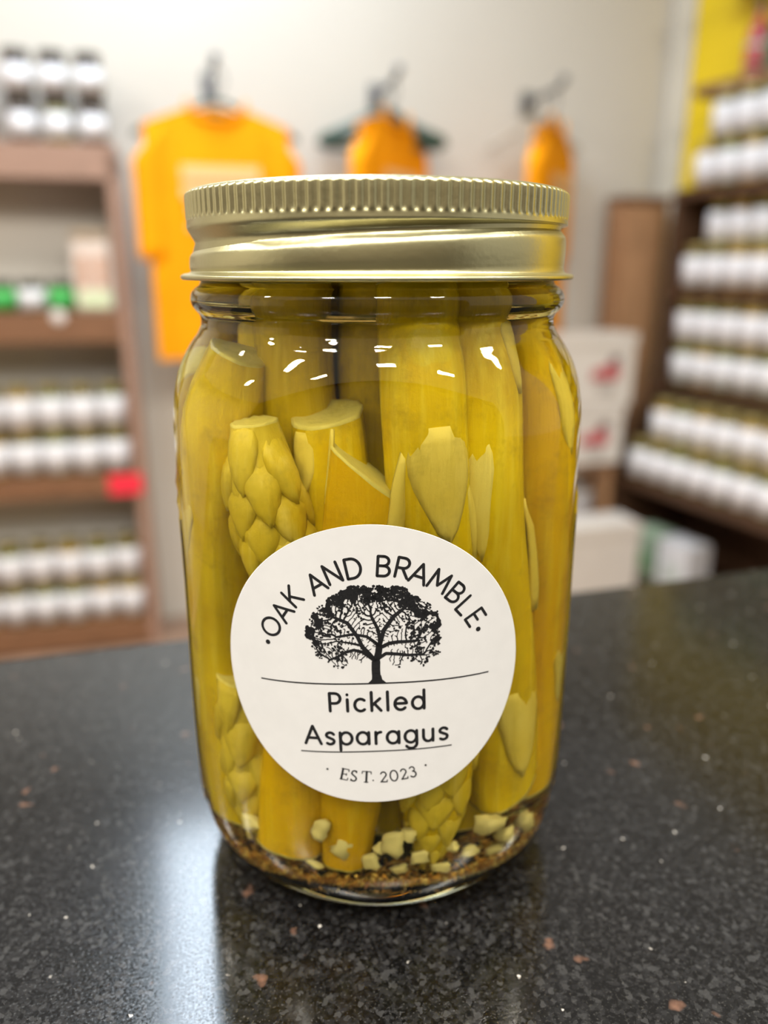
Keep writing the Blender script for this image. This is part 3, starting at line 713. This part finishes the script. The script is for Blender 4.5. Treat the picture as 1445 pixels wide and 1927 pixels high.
for i, (p, s3, lb) in enumerate(gar):
    rg = random.Random(100 + i); bm = bmesh.new(); bmesh.ops.create_icosphere(bm, subdivisions=2, radius=1)
    ph = [rg.uniform(0, 6) for _ in range(6)]
    rot = Matrix.Rotation(rg.uniform(-.6, .6), 3, 'Y') @ Matrix.Rotation(rg.uniform(-.4, .4), 3, 'Z')
    for v in bm.verts:
        c = v.co.copy(); m_ = max(abs(c.x), abs(c.y), abs(c.z)); c = c.lerp(c / m_ * .85, .35) * 1.12
        k = 1 + .2 * math.sin(3.4 * c.x + ph[0]) + .2 * math.sin(3.9 * c.y + ph[1]) + .2 * math.sin(3.6 * c.z + ph[2])
        v.co = rot @ Vector((c.x * s3[0] * k, c.y * s3[1] * k, c.z * s3[2] * k)) * mm
    me = bpy.data.meshes.new('garlic_piece'); bm.to_mesh(me); bm.free(); me.materials.append(M['garlic'])
    me.polygons.foreach_set('use_smooth', [True] * len(me.polygons))
    a = math.atan2(p[0], -p[1])
    o = link('garlic_piece', me, None, (JX + p[0] * .97 * mm, p[1] * .97 * mm, p[2] * mm), a); tag(o, lb, 'garlic', 'garlic bits at the jar bottom')
rg = random.Random(9); V = []; Fc = []
def inner_r(z):
    for i in range(len(inner) - 1):
        if inner[i + 1][1] >= z and inner[i + 1][0] > 22:
            return inner[i][0] + (inner[i + 1][0] - inner[i][0]) * max(0, min(1, (z - inner[i][1]) / max(inner[i + 1][1] - inner[i][1], 1e-6)))
    return 30
for i in range(4000):
    a = rg.uniform(0, 2 * PI); z = 5.9 + abs(rg.gauss(0, 1.8)); r = max(inner_r(z) - .9, 8)
    r = r * math.sqrt(rg.uniform(.35, 1)) if rg.random() < .5 else r - abs(rg.gauss(0, .8))
    c = Vector((r * math.cos(a), r * math.sin(a), z)); L = rg.uniform(.5, 1.5); w = rg.uniform(.25, .6)
    d = Vector((rg.uniform(-1, 1), rg.uniform(-1, 1), rg.uniform(-.6, .6))).normalized(); s1 = d.cross(Vector((.2, .3, .9))).normalized(); s2 = d.cross(s1)
    b = len(V); V += [(c + d * L) * mm, (c - d * L) * mm, (c + s1 * w) * mm, (c - s1 * w) * mm, (c + s2 * w) * mm, (c - s2 * w) * mm]
    for e in (0, 1):
        for x_, y_ in ((2, 4), (4, 3), (3, 5), (5, 2)): Fc.append((b + e, b + x_, b + y_) if e else (b + x_, b + e, b + y_))
o = link('spice_sediment', mesh_of('spice_sediment', V, Fc, M['spice'], smooth=False), None, (JX, 0, 0))
tag(o, 'reddish brown spice flakes and seeds settled at the jar bottom', 'spices', kind='stuff')

# ------------------------------------------------------------------ background shelving
def cyl_label(name, R, z0, z1, half, m, n=14):
    V = []; F = []
    for h in (0, -.0012):
        for k in range(n + 1):
            a = -PI / 2 - half + 2 * half * k / n
            for z in (z0, z1): V.append(((R + h) * math.cos(a), (R + h) * math.sin(a), z))
    q = 2 * (n + 1)
    for k in range(n):
        F.append((2 * k, 2 * k + 2, 2 * k + 3, 2 * k + 1)); F.append((q + 2 * k, q + 2 * k + 1, q + 2 * k + 3, q + 2 * k + 2))
        F.append((2 * k, q + 2 * k, q + 2 * k + 2, 2 * k + 2)); F.append((2 * k + 1, 2 * k + 3, q + 2 * k + 3, q + 2 * k + 1))
    F.append((0, 1, q + 1, q)); F.append((2 * n, q + 2 * n, q + 2 * n + 1, 2 * n + 1))
    return mesh_of(name, V, F, m)
def jar_kind(Rj, H, mats, half=2.1, l0=.1, l1=.80):
    lidh = .018; hb = H - lidh
    prof = smooth_prof([(.001, 0), (Rj * .8, 0), (Rj * .97, .006), (Rj, .016), (Rj, hb * .72), (Rj * .96, hb * .84), (Rj * .86, hb * .93), (Rj * .84, hb)], 2)
    V, F = lathe(prof, 22)
    lp = [(.001, H), (Rj * .88, H), (Rj * .9, H - .002), (Rj * .9, hb - .001), (Rj * .85, hb - .001)]
    V2, F2 = lathe(lp, 22)
    return {'body': [mesh_of('jar_body', V, F, m) for m in mats['body']], 'lid': [mesh_of('jar_lid', V2, F2, m) for m in mats['lid']],
            'label': [cyl_label('jar_label', Rj + .0012, hb * l0, hb * l1 + .006, half, m) for m in mats['label']]}
olive = plain('olive_pickle_contents', (.13, .115, .02), .12, var=.4, scale=40)
amber = plain('amber_pickle_contents', (.34, .21, .02), .12, var=.4, scale=40)
green = plain('green_pickle_contents', (.10, .14, .02), .12, var=.4, scale=40)
dark = plain('dark_preserve_contents', (.05, .03, .02), .12, var=.4, scale=40)
rust = plain('rust_preserve_contents', (.25, .06, .03), .12, var=.4, scale=40)
whitel = plain('white_jar_label', (.70, .69, .71), .5, var=.04, scale=60)
greenl = plain('green_jar_label', (.05, .42, .08), .5, var=.05, scale=60)
pinkl = plain('salmon_jar_label', (.75, .33, .25), .5, var=.05, scale=60)
goldlid = plain('gold_jar_lid', (.45, .38, .16), .35, metal=.8, var=.1, scale=40)
darklid = plain('pewter_jar_lid', (.10, .095, .085), .4, metal=.5, var=.1, scale=40)
KP = jar_kind(.041, .132, {'body': [olive, amber, green], 'lid': [goldlid], 'label': [whitel]})
KT = jar_kind(.037, .112, {'body': [olive, dark], 'lid': [darklid], 'label': [whitel]}, 1.2, .18, .72)
KG = jar_kind(.036, .085, {'body': [green, olive], 'lid': [darklid], 'label': [whitel, greenl]}, 1.4)
KR = jar_kind(.043, .125, {'body': [rust, dark], 'lid': [darklid], 'label': [pinkl]}, 1.2)
def shelf_jar(kind, loc, rz, label, group, rg, lbl=None):
    e = empty('preserve_jar', loc, rz + rg.uniform(-.12, .12)); tag(e, label, 'jar', group)
    link('jar_body', rg.choice(kind['body']), e); link('jar_lid', rg.choice(kind['lid']), e)
    link('jar_label', kind['label'][lbl] if lbl is not None else rg.choice(kind['label']), e)
ORD = ['first', 'second', 'third', 'fourth', 'fifth', 'sixth', 'seventh', 'eighth', 'ninth', 'tenth', 'eleventh', 'twelfth']
rg = random.Random(3)

# left unit, standing on the floor against the back wall
def ray_pt(px, py, Y):
    u = H_PX / 2 - py; fw = F_PX * math.cos(PITCH) + u * math.sin(PITCH); z = -F_PX * math.sin(PITCH) + u * math.cos(PITCH)
    return Vector(((px - W_PX / 2) / fw * Y, Y - CAM_D, CAM_H + z / fw * Y))
LP = ray_pt(246, 600, 2.28); LP.z = 0
lu = empty('shelf_unit', (LP.x, LP.y, FLOOR), YAW - .035)
tag(lu, 'open brown wooden shelf unit on the left, stacked with jars', 'shelf')
B0 = -FLOOR
lev = [-.935, -.462, .005, .435]                     # shelf tops over the counter level
WU, DU = 1.05, .19
link('side_panel', box_me('side_panel', -.03, 0, 0, DU, 0, B0 + .42, M['wood_pink'], .002), lu)
link('side_panel', box_me('side_panel', -WU - .03, -WU, 0, DU, 0, B0 + .42, M['wood_pink'], .002), lu)
for i, z in enumerate(lev):
    m = M['wood_pink'] if i == 3 else M['wood']
    x1 = 0.0 if i == 3 else -.0305
    th = (.075, .06, .08, .085)[i]
    x0 = -WU - .03 if i == 3 else -WU
    z0 = B0 + z - .022
    link('shelf_board', box_me('shelf_board', x0, x1, .0215, DU, z0, B0 + z, m, .002), lu)
    link('shelf_lip', box_me('shelf_lip', x0, x1, 0, .021, B0 + z - th, B0 + z + .004, m, .003), lu)
ca, sa = math.cos(YAW - .035), math.sin(YAW - .035)
def LU(x, y, z): return (LP.x + x * ca - y * sa, LP.y + x * sa + y * ca, z)
for sh, nm in ((0, 'bottom shelf'), (1, 'red-tagged shelf')):
    for lay in (0, 1):
        for i in range(7):
            x = -.03 - .046 - i * .0855
            shelf_jar(KP, LU(x, .068 + rg.uniform(-.006, .006), lev[sh] + .0005 + lay * .1325), YAW,
                      'white-labelled jar, %s layer, %s from the post on the %s at left' % (('lower', 'upper')[lay], ORD[i], nm), 'stacked jars on the left unit, ' + nm, rg)
for lay in (0, 1):
    for i in range(3):
        shelf_jar(KT, LU(-.055 - i * .088, .07, lev[3] + .0045 + lay * .1125), YAW, 'white-labelled jar, %s layer, %s from the end of the top left shelf' % (('lower', 'upper')[lay], ORD[i]), 'stacked jars on the top left shelf', rg)
    shelf_jar(KR, LU(-.055 - 3 * .088 - .03, .07, lev[3] + .0045 + lay * .1255), YAW, 'rust-coloured jar with salmon label, %s of two on the top left shelf' % ('lower', 'upper')[lay], 'rust jars on the top left shelf', rg)
for i in range(5):
    shelf_jar(KG, LU(-.185 - i * .077, .07, lev[2] + .0045), YAW, 'short jar, %s from the clear tub on the second left shelf' % ORD[i], 'short jars on the second left shelf', rg, lbl=(1, 0, 1, 0, 0)[i])
# clear tub with biscuits beside the post
tubm = plain('frosted_tub_plastic', (.72, .62, .55), .25, var=.12, scale=30)
tb = empty('snack_tub', LU(-.092, .055, lev[2] + .0045), YAW); tag(tb, 'tall pale snack tub with brown lid beside the shelf post', 'tub')
link('tub_body', box_me('tub_body', -.05, .05, -.04, .04, 0, .19, tubm, .008), tb)
link('tub_lid', box_me('tub_lid', -.05, .05, -.04, .04, .1905, .215, plain('tan_tub_lid', (.36, .27, .18), .5), .006), tb)
link('tub_label', box_me('tub_label', -.042, .042, -.0425, -.0401, .012, .055, plain('pale_green_tub_label', (.62, .70, .45), .5), .0005), tb)
for k in (-.022, .022): link('biscuit_stack', box_me('biscuit_stack', k - .014, k + .014, -.0425, -.0401, .065, .15, plain('biscuit_brown', (.52, .3, .2), .5, var=.2, scale=60), .0005), tb)
tg = empty('price_tag', LU(-.058, -.0022, lev[1] - .028), YAW - .035); tag(tg, 'bright red price tag stuck on the left shelf edge', 'price tag')
link('tag_card', box_me('tag_card', -.048, .048, -.002, 0, -.031, .031, plain('red_tag_card', (.85, .025, .055), .5), .0008), tg)
rt = LU(-.19, -.0022, lev[2] - .008); o = empty('round_tag', rt, YAW - .035); tag(o, 'round white tag hanging on the second left shelf edge', 'tag')
V, F = lathe([(.0005, -.001), (.019, -.001), (.02, 0), (.019, .001), (.0005, .001)], 24)
me = fix(mesh_of('tag_disc', [(v[0], v[2], v[1]) for v in V], F, plain('round_tag_card', (.72, .66, .62), .5))); link('tag_disc', me, o)

# right unit along the yellow wall
RA = math.radians(-65)                                # local x along RUN, local -y into the room
RP = ray_pt(1262, 540, 2.66)
ru = empty('stepped_shelf_unit', (RP.x, RP.y, FLOOR), RA); tag(ru, 'dark stepped wooden shelf unit along the yellow wall, full of jars', 'shelf')
car, sar = math.cos(RA), math.sin(RA)
def RU(x, y, z): return (RP.x + x * car - y * sar, RP.y + x * sar + y * car, z)
rlev = [(.955, .03), (.655, .03), (.362, .0), (.062, .0), (-.24, -.005), (-.545, -.15), (-.87, -.15)]        # top height, front y (smaller is further out)
for i, (z, y0) in enumerate(rlev):
    link('shelf_board', box_me('shelf_board', .0 if i > 1 else -.02, 1.35, y0, .195, B0 + z - .03, B0 + z, M['wood_dark'] if i > 1 else M['wood'], .003), ru)
V = []
poly = [(.0, 0), (.0, B0 + .36), (.195, B0 + .36), (.195, 0), (-.155, 0), (-.155, B0 - .54), (-.0, B0 - .2)]
outl = [(.195, 0), (.195, B0 + .36), (0, B0 + .36), (-.004, B0 - .22), (-.155, B0 - .54), (-.155, 0)]
for x in (-.026, -.0005): V += [(x, a, b) for a, b in outl]
n = len(outl); F = [tuple(range(n)), tuple(range(2 * n - 1, n - 1, -1))] + [(k, (k + 1) % n, n + (k + 1) % n, n + k) for k in range(n)]
link('end_panel', fix(mesh_of('end_panel', V, F, M['wood_dark'], smooth=False)), ru)
link('back_board', box_me('back_board', 0, 1.35, .18, .194, 0, B0 - .575, M['wood_dark'], .002), ru)
rname = {2: 'top full shelf', 3: 'middle shelf', 4: 'fourth shelf', 5: 'protruding lowest shelf'}
for s_i in (2, 3, 4, 5):
    z, y0 = rlev[s_i]
    for lay in (0, 1):
        for i in range(9):
            yj = y0 + .052 + (.035 if (lay == 1 and s_i in (3, 5)) else 0)
            xo = {2: .055, 3: .048, 4: .05, 5: .05}[s_i] + (.05 if lay == 1 and s_i in (2, 3, 5) else 0)
            shelf_jar(KP, RU(xo + i * .0855, yj, z + .0005 + lay * .1325), RA, 'white-labelled jar, %s layer, %s from far end, %s by the yellow wall' % (('lower', 'upper')[lay], ORD[i], rname[s_i]), 'stacked jars on the right unit, ' + rname[s_i], rg)
bt = {'g': plain('green_bottle_glass', (.05, .16, .06), .1, var=.2, scale=30), 'd': plain('dark_bottle_glass', (.02, .03, .02), .1), 'r': plain('red_bottle', (.4, .05, .06), .2)}
bl = plain('grey_bottle_label', (.4, .46, .38), .5, var=.2, scale=50)
V, F = lathe(smooth_prof([(.001, 0), (.03, 0), (.033, .008), (.033, .10), (.026, .13), (.013, .15), (.012, .18), (.001, .18)], 3), 20); bottle_me = {k: mesh_of('bottle_body', V, F, m) for k, m in bt.items()}
blab = cyl_label('bottle_label', .0342, .02, .085, 1.3, bl)
V, F = lathe([(.001, .197), (.0135, .197), (.0142, .195), (.0142, .1705), (.0125, .1705)], 16); capm = mesh_of('bottle_cap', V, F, darklid)
for s_i, nm, seq, x0 in ((1, 'upper yellow-wall shelf', 'rgdgggdg', .15), (0, 'highest yellow-wall shelf', 'ggdggdgg', .12)):
    for i, k in enumerate(seq):
        e = empty('sauce_bottle', RU(x0 + i * .076, .09, rlev[s_i][0] + .0005), RA)
        tag(e, '%s sauce bottle, %s from far end on the %s' % ({'g': 'green', 'd': 'dark', 'r': 'red'}[k], ORD[i], nm), 'bottle', 'bottles on the ' + nm)
        link('bottle_body', bottle_me[k], e); link('bottle_label', blab, e); link('bottle_cap', capm, e)
# packs on the plinth below the lowest shelf
for x, wv, colr, lb in ((.13, .11, (.35, .46, .33), 'pale green carton under the lowest right shelf'), (.27, .13, (.62, .62, .64), 'white carton beside the pale green one under the lowest right shelf')):
    e = empty('carton', RU(x, -.09, -.8695), RA); tag(e, lb, 'carton')
    link('carton_body', box_me('carton_body', -wv / 2, wv / 2, -.05, .05, 0, .16, plain('carton_card_' + lb[:4].strip(), colr, .6, var=.1, scale=20), .003), e)
    link('carton_print', box_me('carton_print', -wv * .25, wv * .25, -.0512, -.0501, .03, .09, plain('carton_ink_' + lb[:4].strip(), (.1, .36, .1) if colr[1] > colr[0] + .05 else (.5, .54, .5), .6), .0003), e)

# plain cupboard panel against the back wall, and white cartons on a stand before it
PP = ray_pt(1196, 600, 2.80)
cb = empty('cupboard', (PP.x, PP.y, FLOOR), YAW); tag(cb, 'tall plain brown wooden cupboard in the corner behind the cartons', 'cupboard')
link('body', box_me('body', -.09, .09, 0, .09, 0, B0 + .335, M['wood_mid'], .004), cb)
link('door', box_me('door', -.085, .06, -.014, -.0005, .05, B0 + .325, M['wood_mid'], .003), cb)
link('top', box_me('top', -.097, .097, -.02, .095, B0 + .3355, B0 + .352, M['wood'], .003), cb)
cw = plain('white_carton_card', (.62, .58, .53), .6, var=.04, scale=20); cred = plain('red_carton_print', (.42, .07, .08), .6); cdk = plain('dark_carton_print', (.12, .07, .07), .6)
SP = ray_pt(1100, 868, 2.55)
st = empty('wooden_stand', (SP.x, SP.y, FLOOR), YAW); tag(st, 'low brown wooden stand carrying the white printed cartons', 'stand')
zt = B0 + SP.z
link('top_board', box_me('top_board', -.16, .11, -.02, .16, zt - .03, zt, M['wood_mid'], .003), st)
for x in (-.15, .075): link('leg', box_me('leg', x, x + .03, -.01, .15, 0, zt - .0305, M['wood_mid'], .003), st)
link('lower_shelf', box_me('lower_shelf', -.1195, .0745, -.01, .15, zt - .24, zt - .21, M['wood_mid'], .003), st)
def carton(loc, w, h, d, label, pr=True):
    e = empty('white_carton', loc, YAW); tag(e, label, 'carton', 'white cartons in the corner')
    link('carton_body', box_me('carton_body', -w, 0, 0, d, 0, h, cw, .003), e)
    link('lid_flap', box_me('lid_flap', -w - .003, .003, -.004, -.0005, h - .035, h + .002, cw, .001), e)
    if pr:
        cx_, cz_ = -.105, h * .5
        P = [(-.045, -.03), (.05, -.03), (.05, .01), (.03, .03), (.0, .012), (-.045, 0)]
        V = [(cx_ + a, -.0045, cz_ + b) for a, b in P] + [(cx_ + a, -.0005, cz_ + b) for a, b in P]; n = len(P)
        F = [tuple(range(n)), tuple(range(2 * n - 1, n - 1, -1))] + [(k, (k + 1) % n, n + (k + 1) % n, n + k) for k in range(n)]
        link('barn_print', fix(mesh_of('barn_print', V, F, cred, smooth=False)), e)
        link('roof_print', box_me('roof_print', cx_ + .015, cx_ + .05, -.0052, -.0046, cz_ + .02, cz_ + .045, cdk, .0002), e)
        for q in (0, 1): link('text_line', box_me('text_line', cx_ - .03 + q * .01, cx_ + .04 - q * .01, -.0045, -.0005, cz_ - .055 - q * .014, cz_ - .047 - q * .014, plain('grey_carton_print', (.4, .37, .35), .6), .0002), e)
p1 = ray_pt(1166, 868, 2.53); p2 = ray_pt(1188, 750, 2.53)
carton((p1.x, p1.y, SP.z + .0005), .26, .19, .15, 'lower of two stacked white cartons with red barn print')
carton((p2.x, p2.y, SP.z + .1935), .27, .225, .15, 'upper of two stacked white cartons with red barn print')
p3 = ray_pt(1196, 1098, 2.35)
carton((p3.x, p3.y, FLOOR + .0005), .3, p3.z + .205 - FLOOR - .0, .13, 'plain white carton on the floor before the wooden stand', False)
o = empty('white_tin', tuple(SP + E1 * .0 + E2 * .03 - Vector((0, 0, .2095)))); tag(o, 'small greyish white tin on the lower board of the stand', 'tin')
V, F = lathe(smooth_prof([(.001, 0), (.045, 0), (.047, .004), (.047, .09), (.044, .094), (.001, .095)], 2), 24); link('tin_body', mesh_of('tin_body', V, F, plain('tin_paint', (.45, .42, .42), .4)), o)
V, F = lathe([(.001, .1), (.046, .1), (.048, .098), (.048, .085), (.0475, .085)], 24); link('tin_lid', mesh_of('tin_lid', V, F, plain('tin_lid_paint', (.5, .48, .47), .4)), o)

# ------------------------------------------------------------------ pegs, hangers and orange shirts on the back wall
steel = plain('peg_steel', (.16, .17, .19), .35, metal=.8)
hgreen = plain('dark_green_hanger_plastic', (.035, .075, .06), .35)
hpale = plain('pale_hanger_wire', (.42, .38, .31), .35)
orange = plain('orange_cotton', (.90, .34, .002), .85, spec=.15, var=.07, scale=8, bump=.3)
sprint = plain('pale_shirt_print', (.86, .55, .25), .8)
sneck = plain('shirt_neck_tag', (.2, .12, .03), .8)
def wall_y(x):                                         # front of the back wall at world x
    return CORNER.y + (x - CORNER.x) * math.tan(YAW)
def peg(px, py, label):
    p = ray_pt(px, py, 2.6); x = p.x
    for _ in range(4):
        Y = wall_y(x) + CAM_D; p = ray_pt(px, py, Y); x = p.x
    e = empty('wall_peg', p, YAW); tag(e, label, 'peg', 'steel pegs on the cream wall')
    link('back_plate', box_me('back_plate', -.02, .02, -.007, -.0005, -.035, .035, steel, .002), e)
    link('rod', tube_me('rod', [(0, -.007, 0), (0, -.1, .004), (0, -.2, .006), (0, -.235, .009), (0, -.25, .02)], .0075, steel), e)
    V, F = lathe(smooth_prof([(.0005, -.013), (.009, -.0095), (.013, 0), (.009, .0095), (.0005, .013)], 3), 14)
    link('ball_end', mesh_of('ball_end', [(v[0], v[1] - .25, v[2] + .024) for v in V], F, steel), e)
    return e
def peg_pt(e, d): return e.location + Matrix.Rotation(YAW, 3, 'Z') @ Vector((0, -d, .008))
def hanger(top, rz, m, label, half=.2, fat=.006, drop=.075):
    e = empty('clothes_hanger', top, rz); tag(e, label, 'hanger', 'hangers on the wall pegs')
    hook = [(.028 * math.cos(a), 0, -.0245 + .03 * math.sin(a)) for a in [math.radians(q) for q in range(200, -61, -20)]]
    hook = [(x, y, z) for x, y, z in hook] + [(.0, 0, -.06), (0, 0, -.085)]
    link('hook', tube_me('hook', hook, .003, steel, 8), e)
    arm = [(-half, 0, -.085 - drop - .012), (-half * .97, 0, -.085 - drop), (-half * .5, 0, -.085 - drop * .45), (-.03, 0, -.082), (0, 0, -.078), (.03, 0, -.082), (half * .5, 0, -.085 - drop * .45), (half * .97, 0, -.085 - drop), (half, 0, -.085 - drop - .012)]
    link('shoulder_arm', tube_me('shoulder_arm', arm, [fat * .8, fat * 1.25, fat * 1.1, fat, fat, fat, fat * 1.1, fat * 1.25, fat * .8], m, 10), e)
    link('cross_bar', tube_me('cross_bar', [(-half * .96, 0, -.095 - drop), (0, 0, -.1 - drop), (half * .96, 0, -.095 - drop)], fat * .5, m, 8), e)
    return e
def shirt(top, rz, label, length=.745, wid=.198, thick=.03, printed=True, seed=0):
    """T-shirt hung from a hanger whose hook is at top; local x across, -y front"""
    e = empty('orange_shirt', top, rz); tag(e, label, 'shirt', 'orange shirts on the wall pegs')
    rg = random.Random(seed); NX, NZ = 28, 34; z_sh = -.066; drop = .062
    V = []; F = []
    def outline(t):                                     # half width at fraction t down the body
        return wid * (.985 + .03 * t)
    for side in (-1, 1):
        for j in range(NZ + 1):
            t = j / NZ
            for i in range(NX + 1):
                s = i / NX * 2 - 1
                x = s * outline(t)
                zt = z_sh - drop * abs(s) ** 1.15 * 1.0
                neck = .045 if side < 0 else .012
                if abs(x) < .075: zt -= neck * (1 - (x / .075) ** 2) ** .5
                z = zt + (-length - zt + z_sh * 0) * t
                fold = .010 * t * math.sin(s * 9 + seed) + .006 * t * math.sin(s * 17 + 2 * seed)
                d = thick * (1 - abs(s) ** 3) * (.35 + .65 * min(1, t * 3)) + .018
                V.append((x, side * d * .5 - side * 0 + fold, z))
    n = (NX + 1) * (NZ + 1); W = NX + 1
    for lay in (0, 1):
        for j in range(NZ):
            for i in range(NX):
                a = lay * n + j * W + i; F.append((a, a + 1, a + W + 1, a + W))
    for j in range(NZ):
        for i in (0, NX): a = j * W + i; F.append((a, a + W, n + a + W, n + a))
    link('body', fix(mesh_of('body', V, F, orange)), e)
    for sx in (-1, 1):
        V = []; F = []; NS, NR = 10, 16
        for j in range(NS + 1):
            t = j / NS; cx_ = sx * (wid * .90 + .012 * t); cz_ = z_sh - drop - .035 - .31 * t
            for k in range(NR):
                a = 2 * PI * k / NR
                V.append((cx_ + sx * 0 + (.05 - .008 * t) * math.cos(a), (.022 + .004 * math.sin(3 * a)) * math.sin(a) * 1.0, cz_ + .055 * (1 - t) * math.cos(a) * -sx * 1.0))
        for j in range(NS):
            for k in range(NR): F.append((j * NR + k, j * NR + (k + 1) % NR, (j + 1) * NR + (k + 1) % NR, (j + 1) * NR + k))
        F.append(tuple(range(NR))); F.append(tuple(NS * NR + k for k in range(NR)))
        link('sleeve', fix(mesh_of('sleeve', V, F, orange)), e)
    col = []
    for k in range(25):
        a = PI + PI * k / 24; col.append((.078 * math.cos(a), -.012 - .012 * abs(math.sin(a)), z_sh - .002 + .047 * math.sin(a)))
    link('collar', tube_me('collar', col, .006, orange, 8), e)
    link('neck_tag', box_me('neck_tag', -.02, .02, .004, .006, z_sh - .075, z_sh - .025, sneck, .0005), e)
    if printed:
        for q, (w, h) in enumerate(((.105, .036), (.105, .036), (.09, .03), (.095, .012))):
            z = -.25 - q * .046
            link('chest_print', box_me('chest_print', -w, w, -.0355, -.034, z - h / 2, z + h / 2, sprint, .0004), e)
    return e
g1 = peg(392, 165, 'steel wall peg above the front-facing orange shirt')
g2 = peg(705, 182, 'steel wall peg above the middle sideways orange shirt')
g3 = peg(990, 196, 'steel wall peg nearest the yellow wall')
t1 = peg_pt(g1, .2) + Vector((0, 0, -.0))
hanger(t1 + Vector((0, 0, .0)), YAW + .02, hgreen, 'dark green hanger inside the front-facing orange shirt', .22)
shirt(t1 - Vector((0, 0, .012)) , YAW + .02, 'orange t-shirt facing front with pale print on its chest', seed=1)
t2 = peg_pt(g2, .19)
hanger(t2, YAW + .80, hgreen, 'dark green hanger inside the middle sideways orange shirt', .2)
shirt(t2 - Vector((0, 0, .012)), YAW + .80, 'orange t-shirt turned sideways on the middle peg', printed=True, seed=2)
t2b = peg_pt(g2, .09)
hanger(t2b, YAW - .15, hgreen, 'empty dark green hanger behind the middle orange shirt', .185, .02, .065)
t3 = peg_pt(g3, .2)
hanger(t3, YAW + .85, hgreen, 'dark green hanger inside the orange shirt nearest the yellow wall', .2)
shirt(t3 - Vector((0, 0, .012)), YAW + .85, 'orange t-shirt turned sideways on the peg nearest the yellow wall', printed=True, seed=3)
t3b = peg_pt(g3, .08)
hanger(t3b, YAW - .1, hpale, 'empty pale hanger behind the last orange shirt', .15, .006, .06)
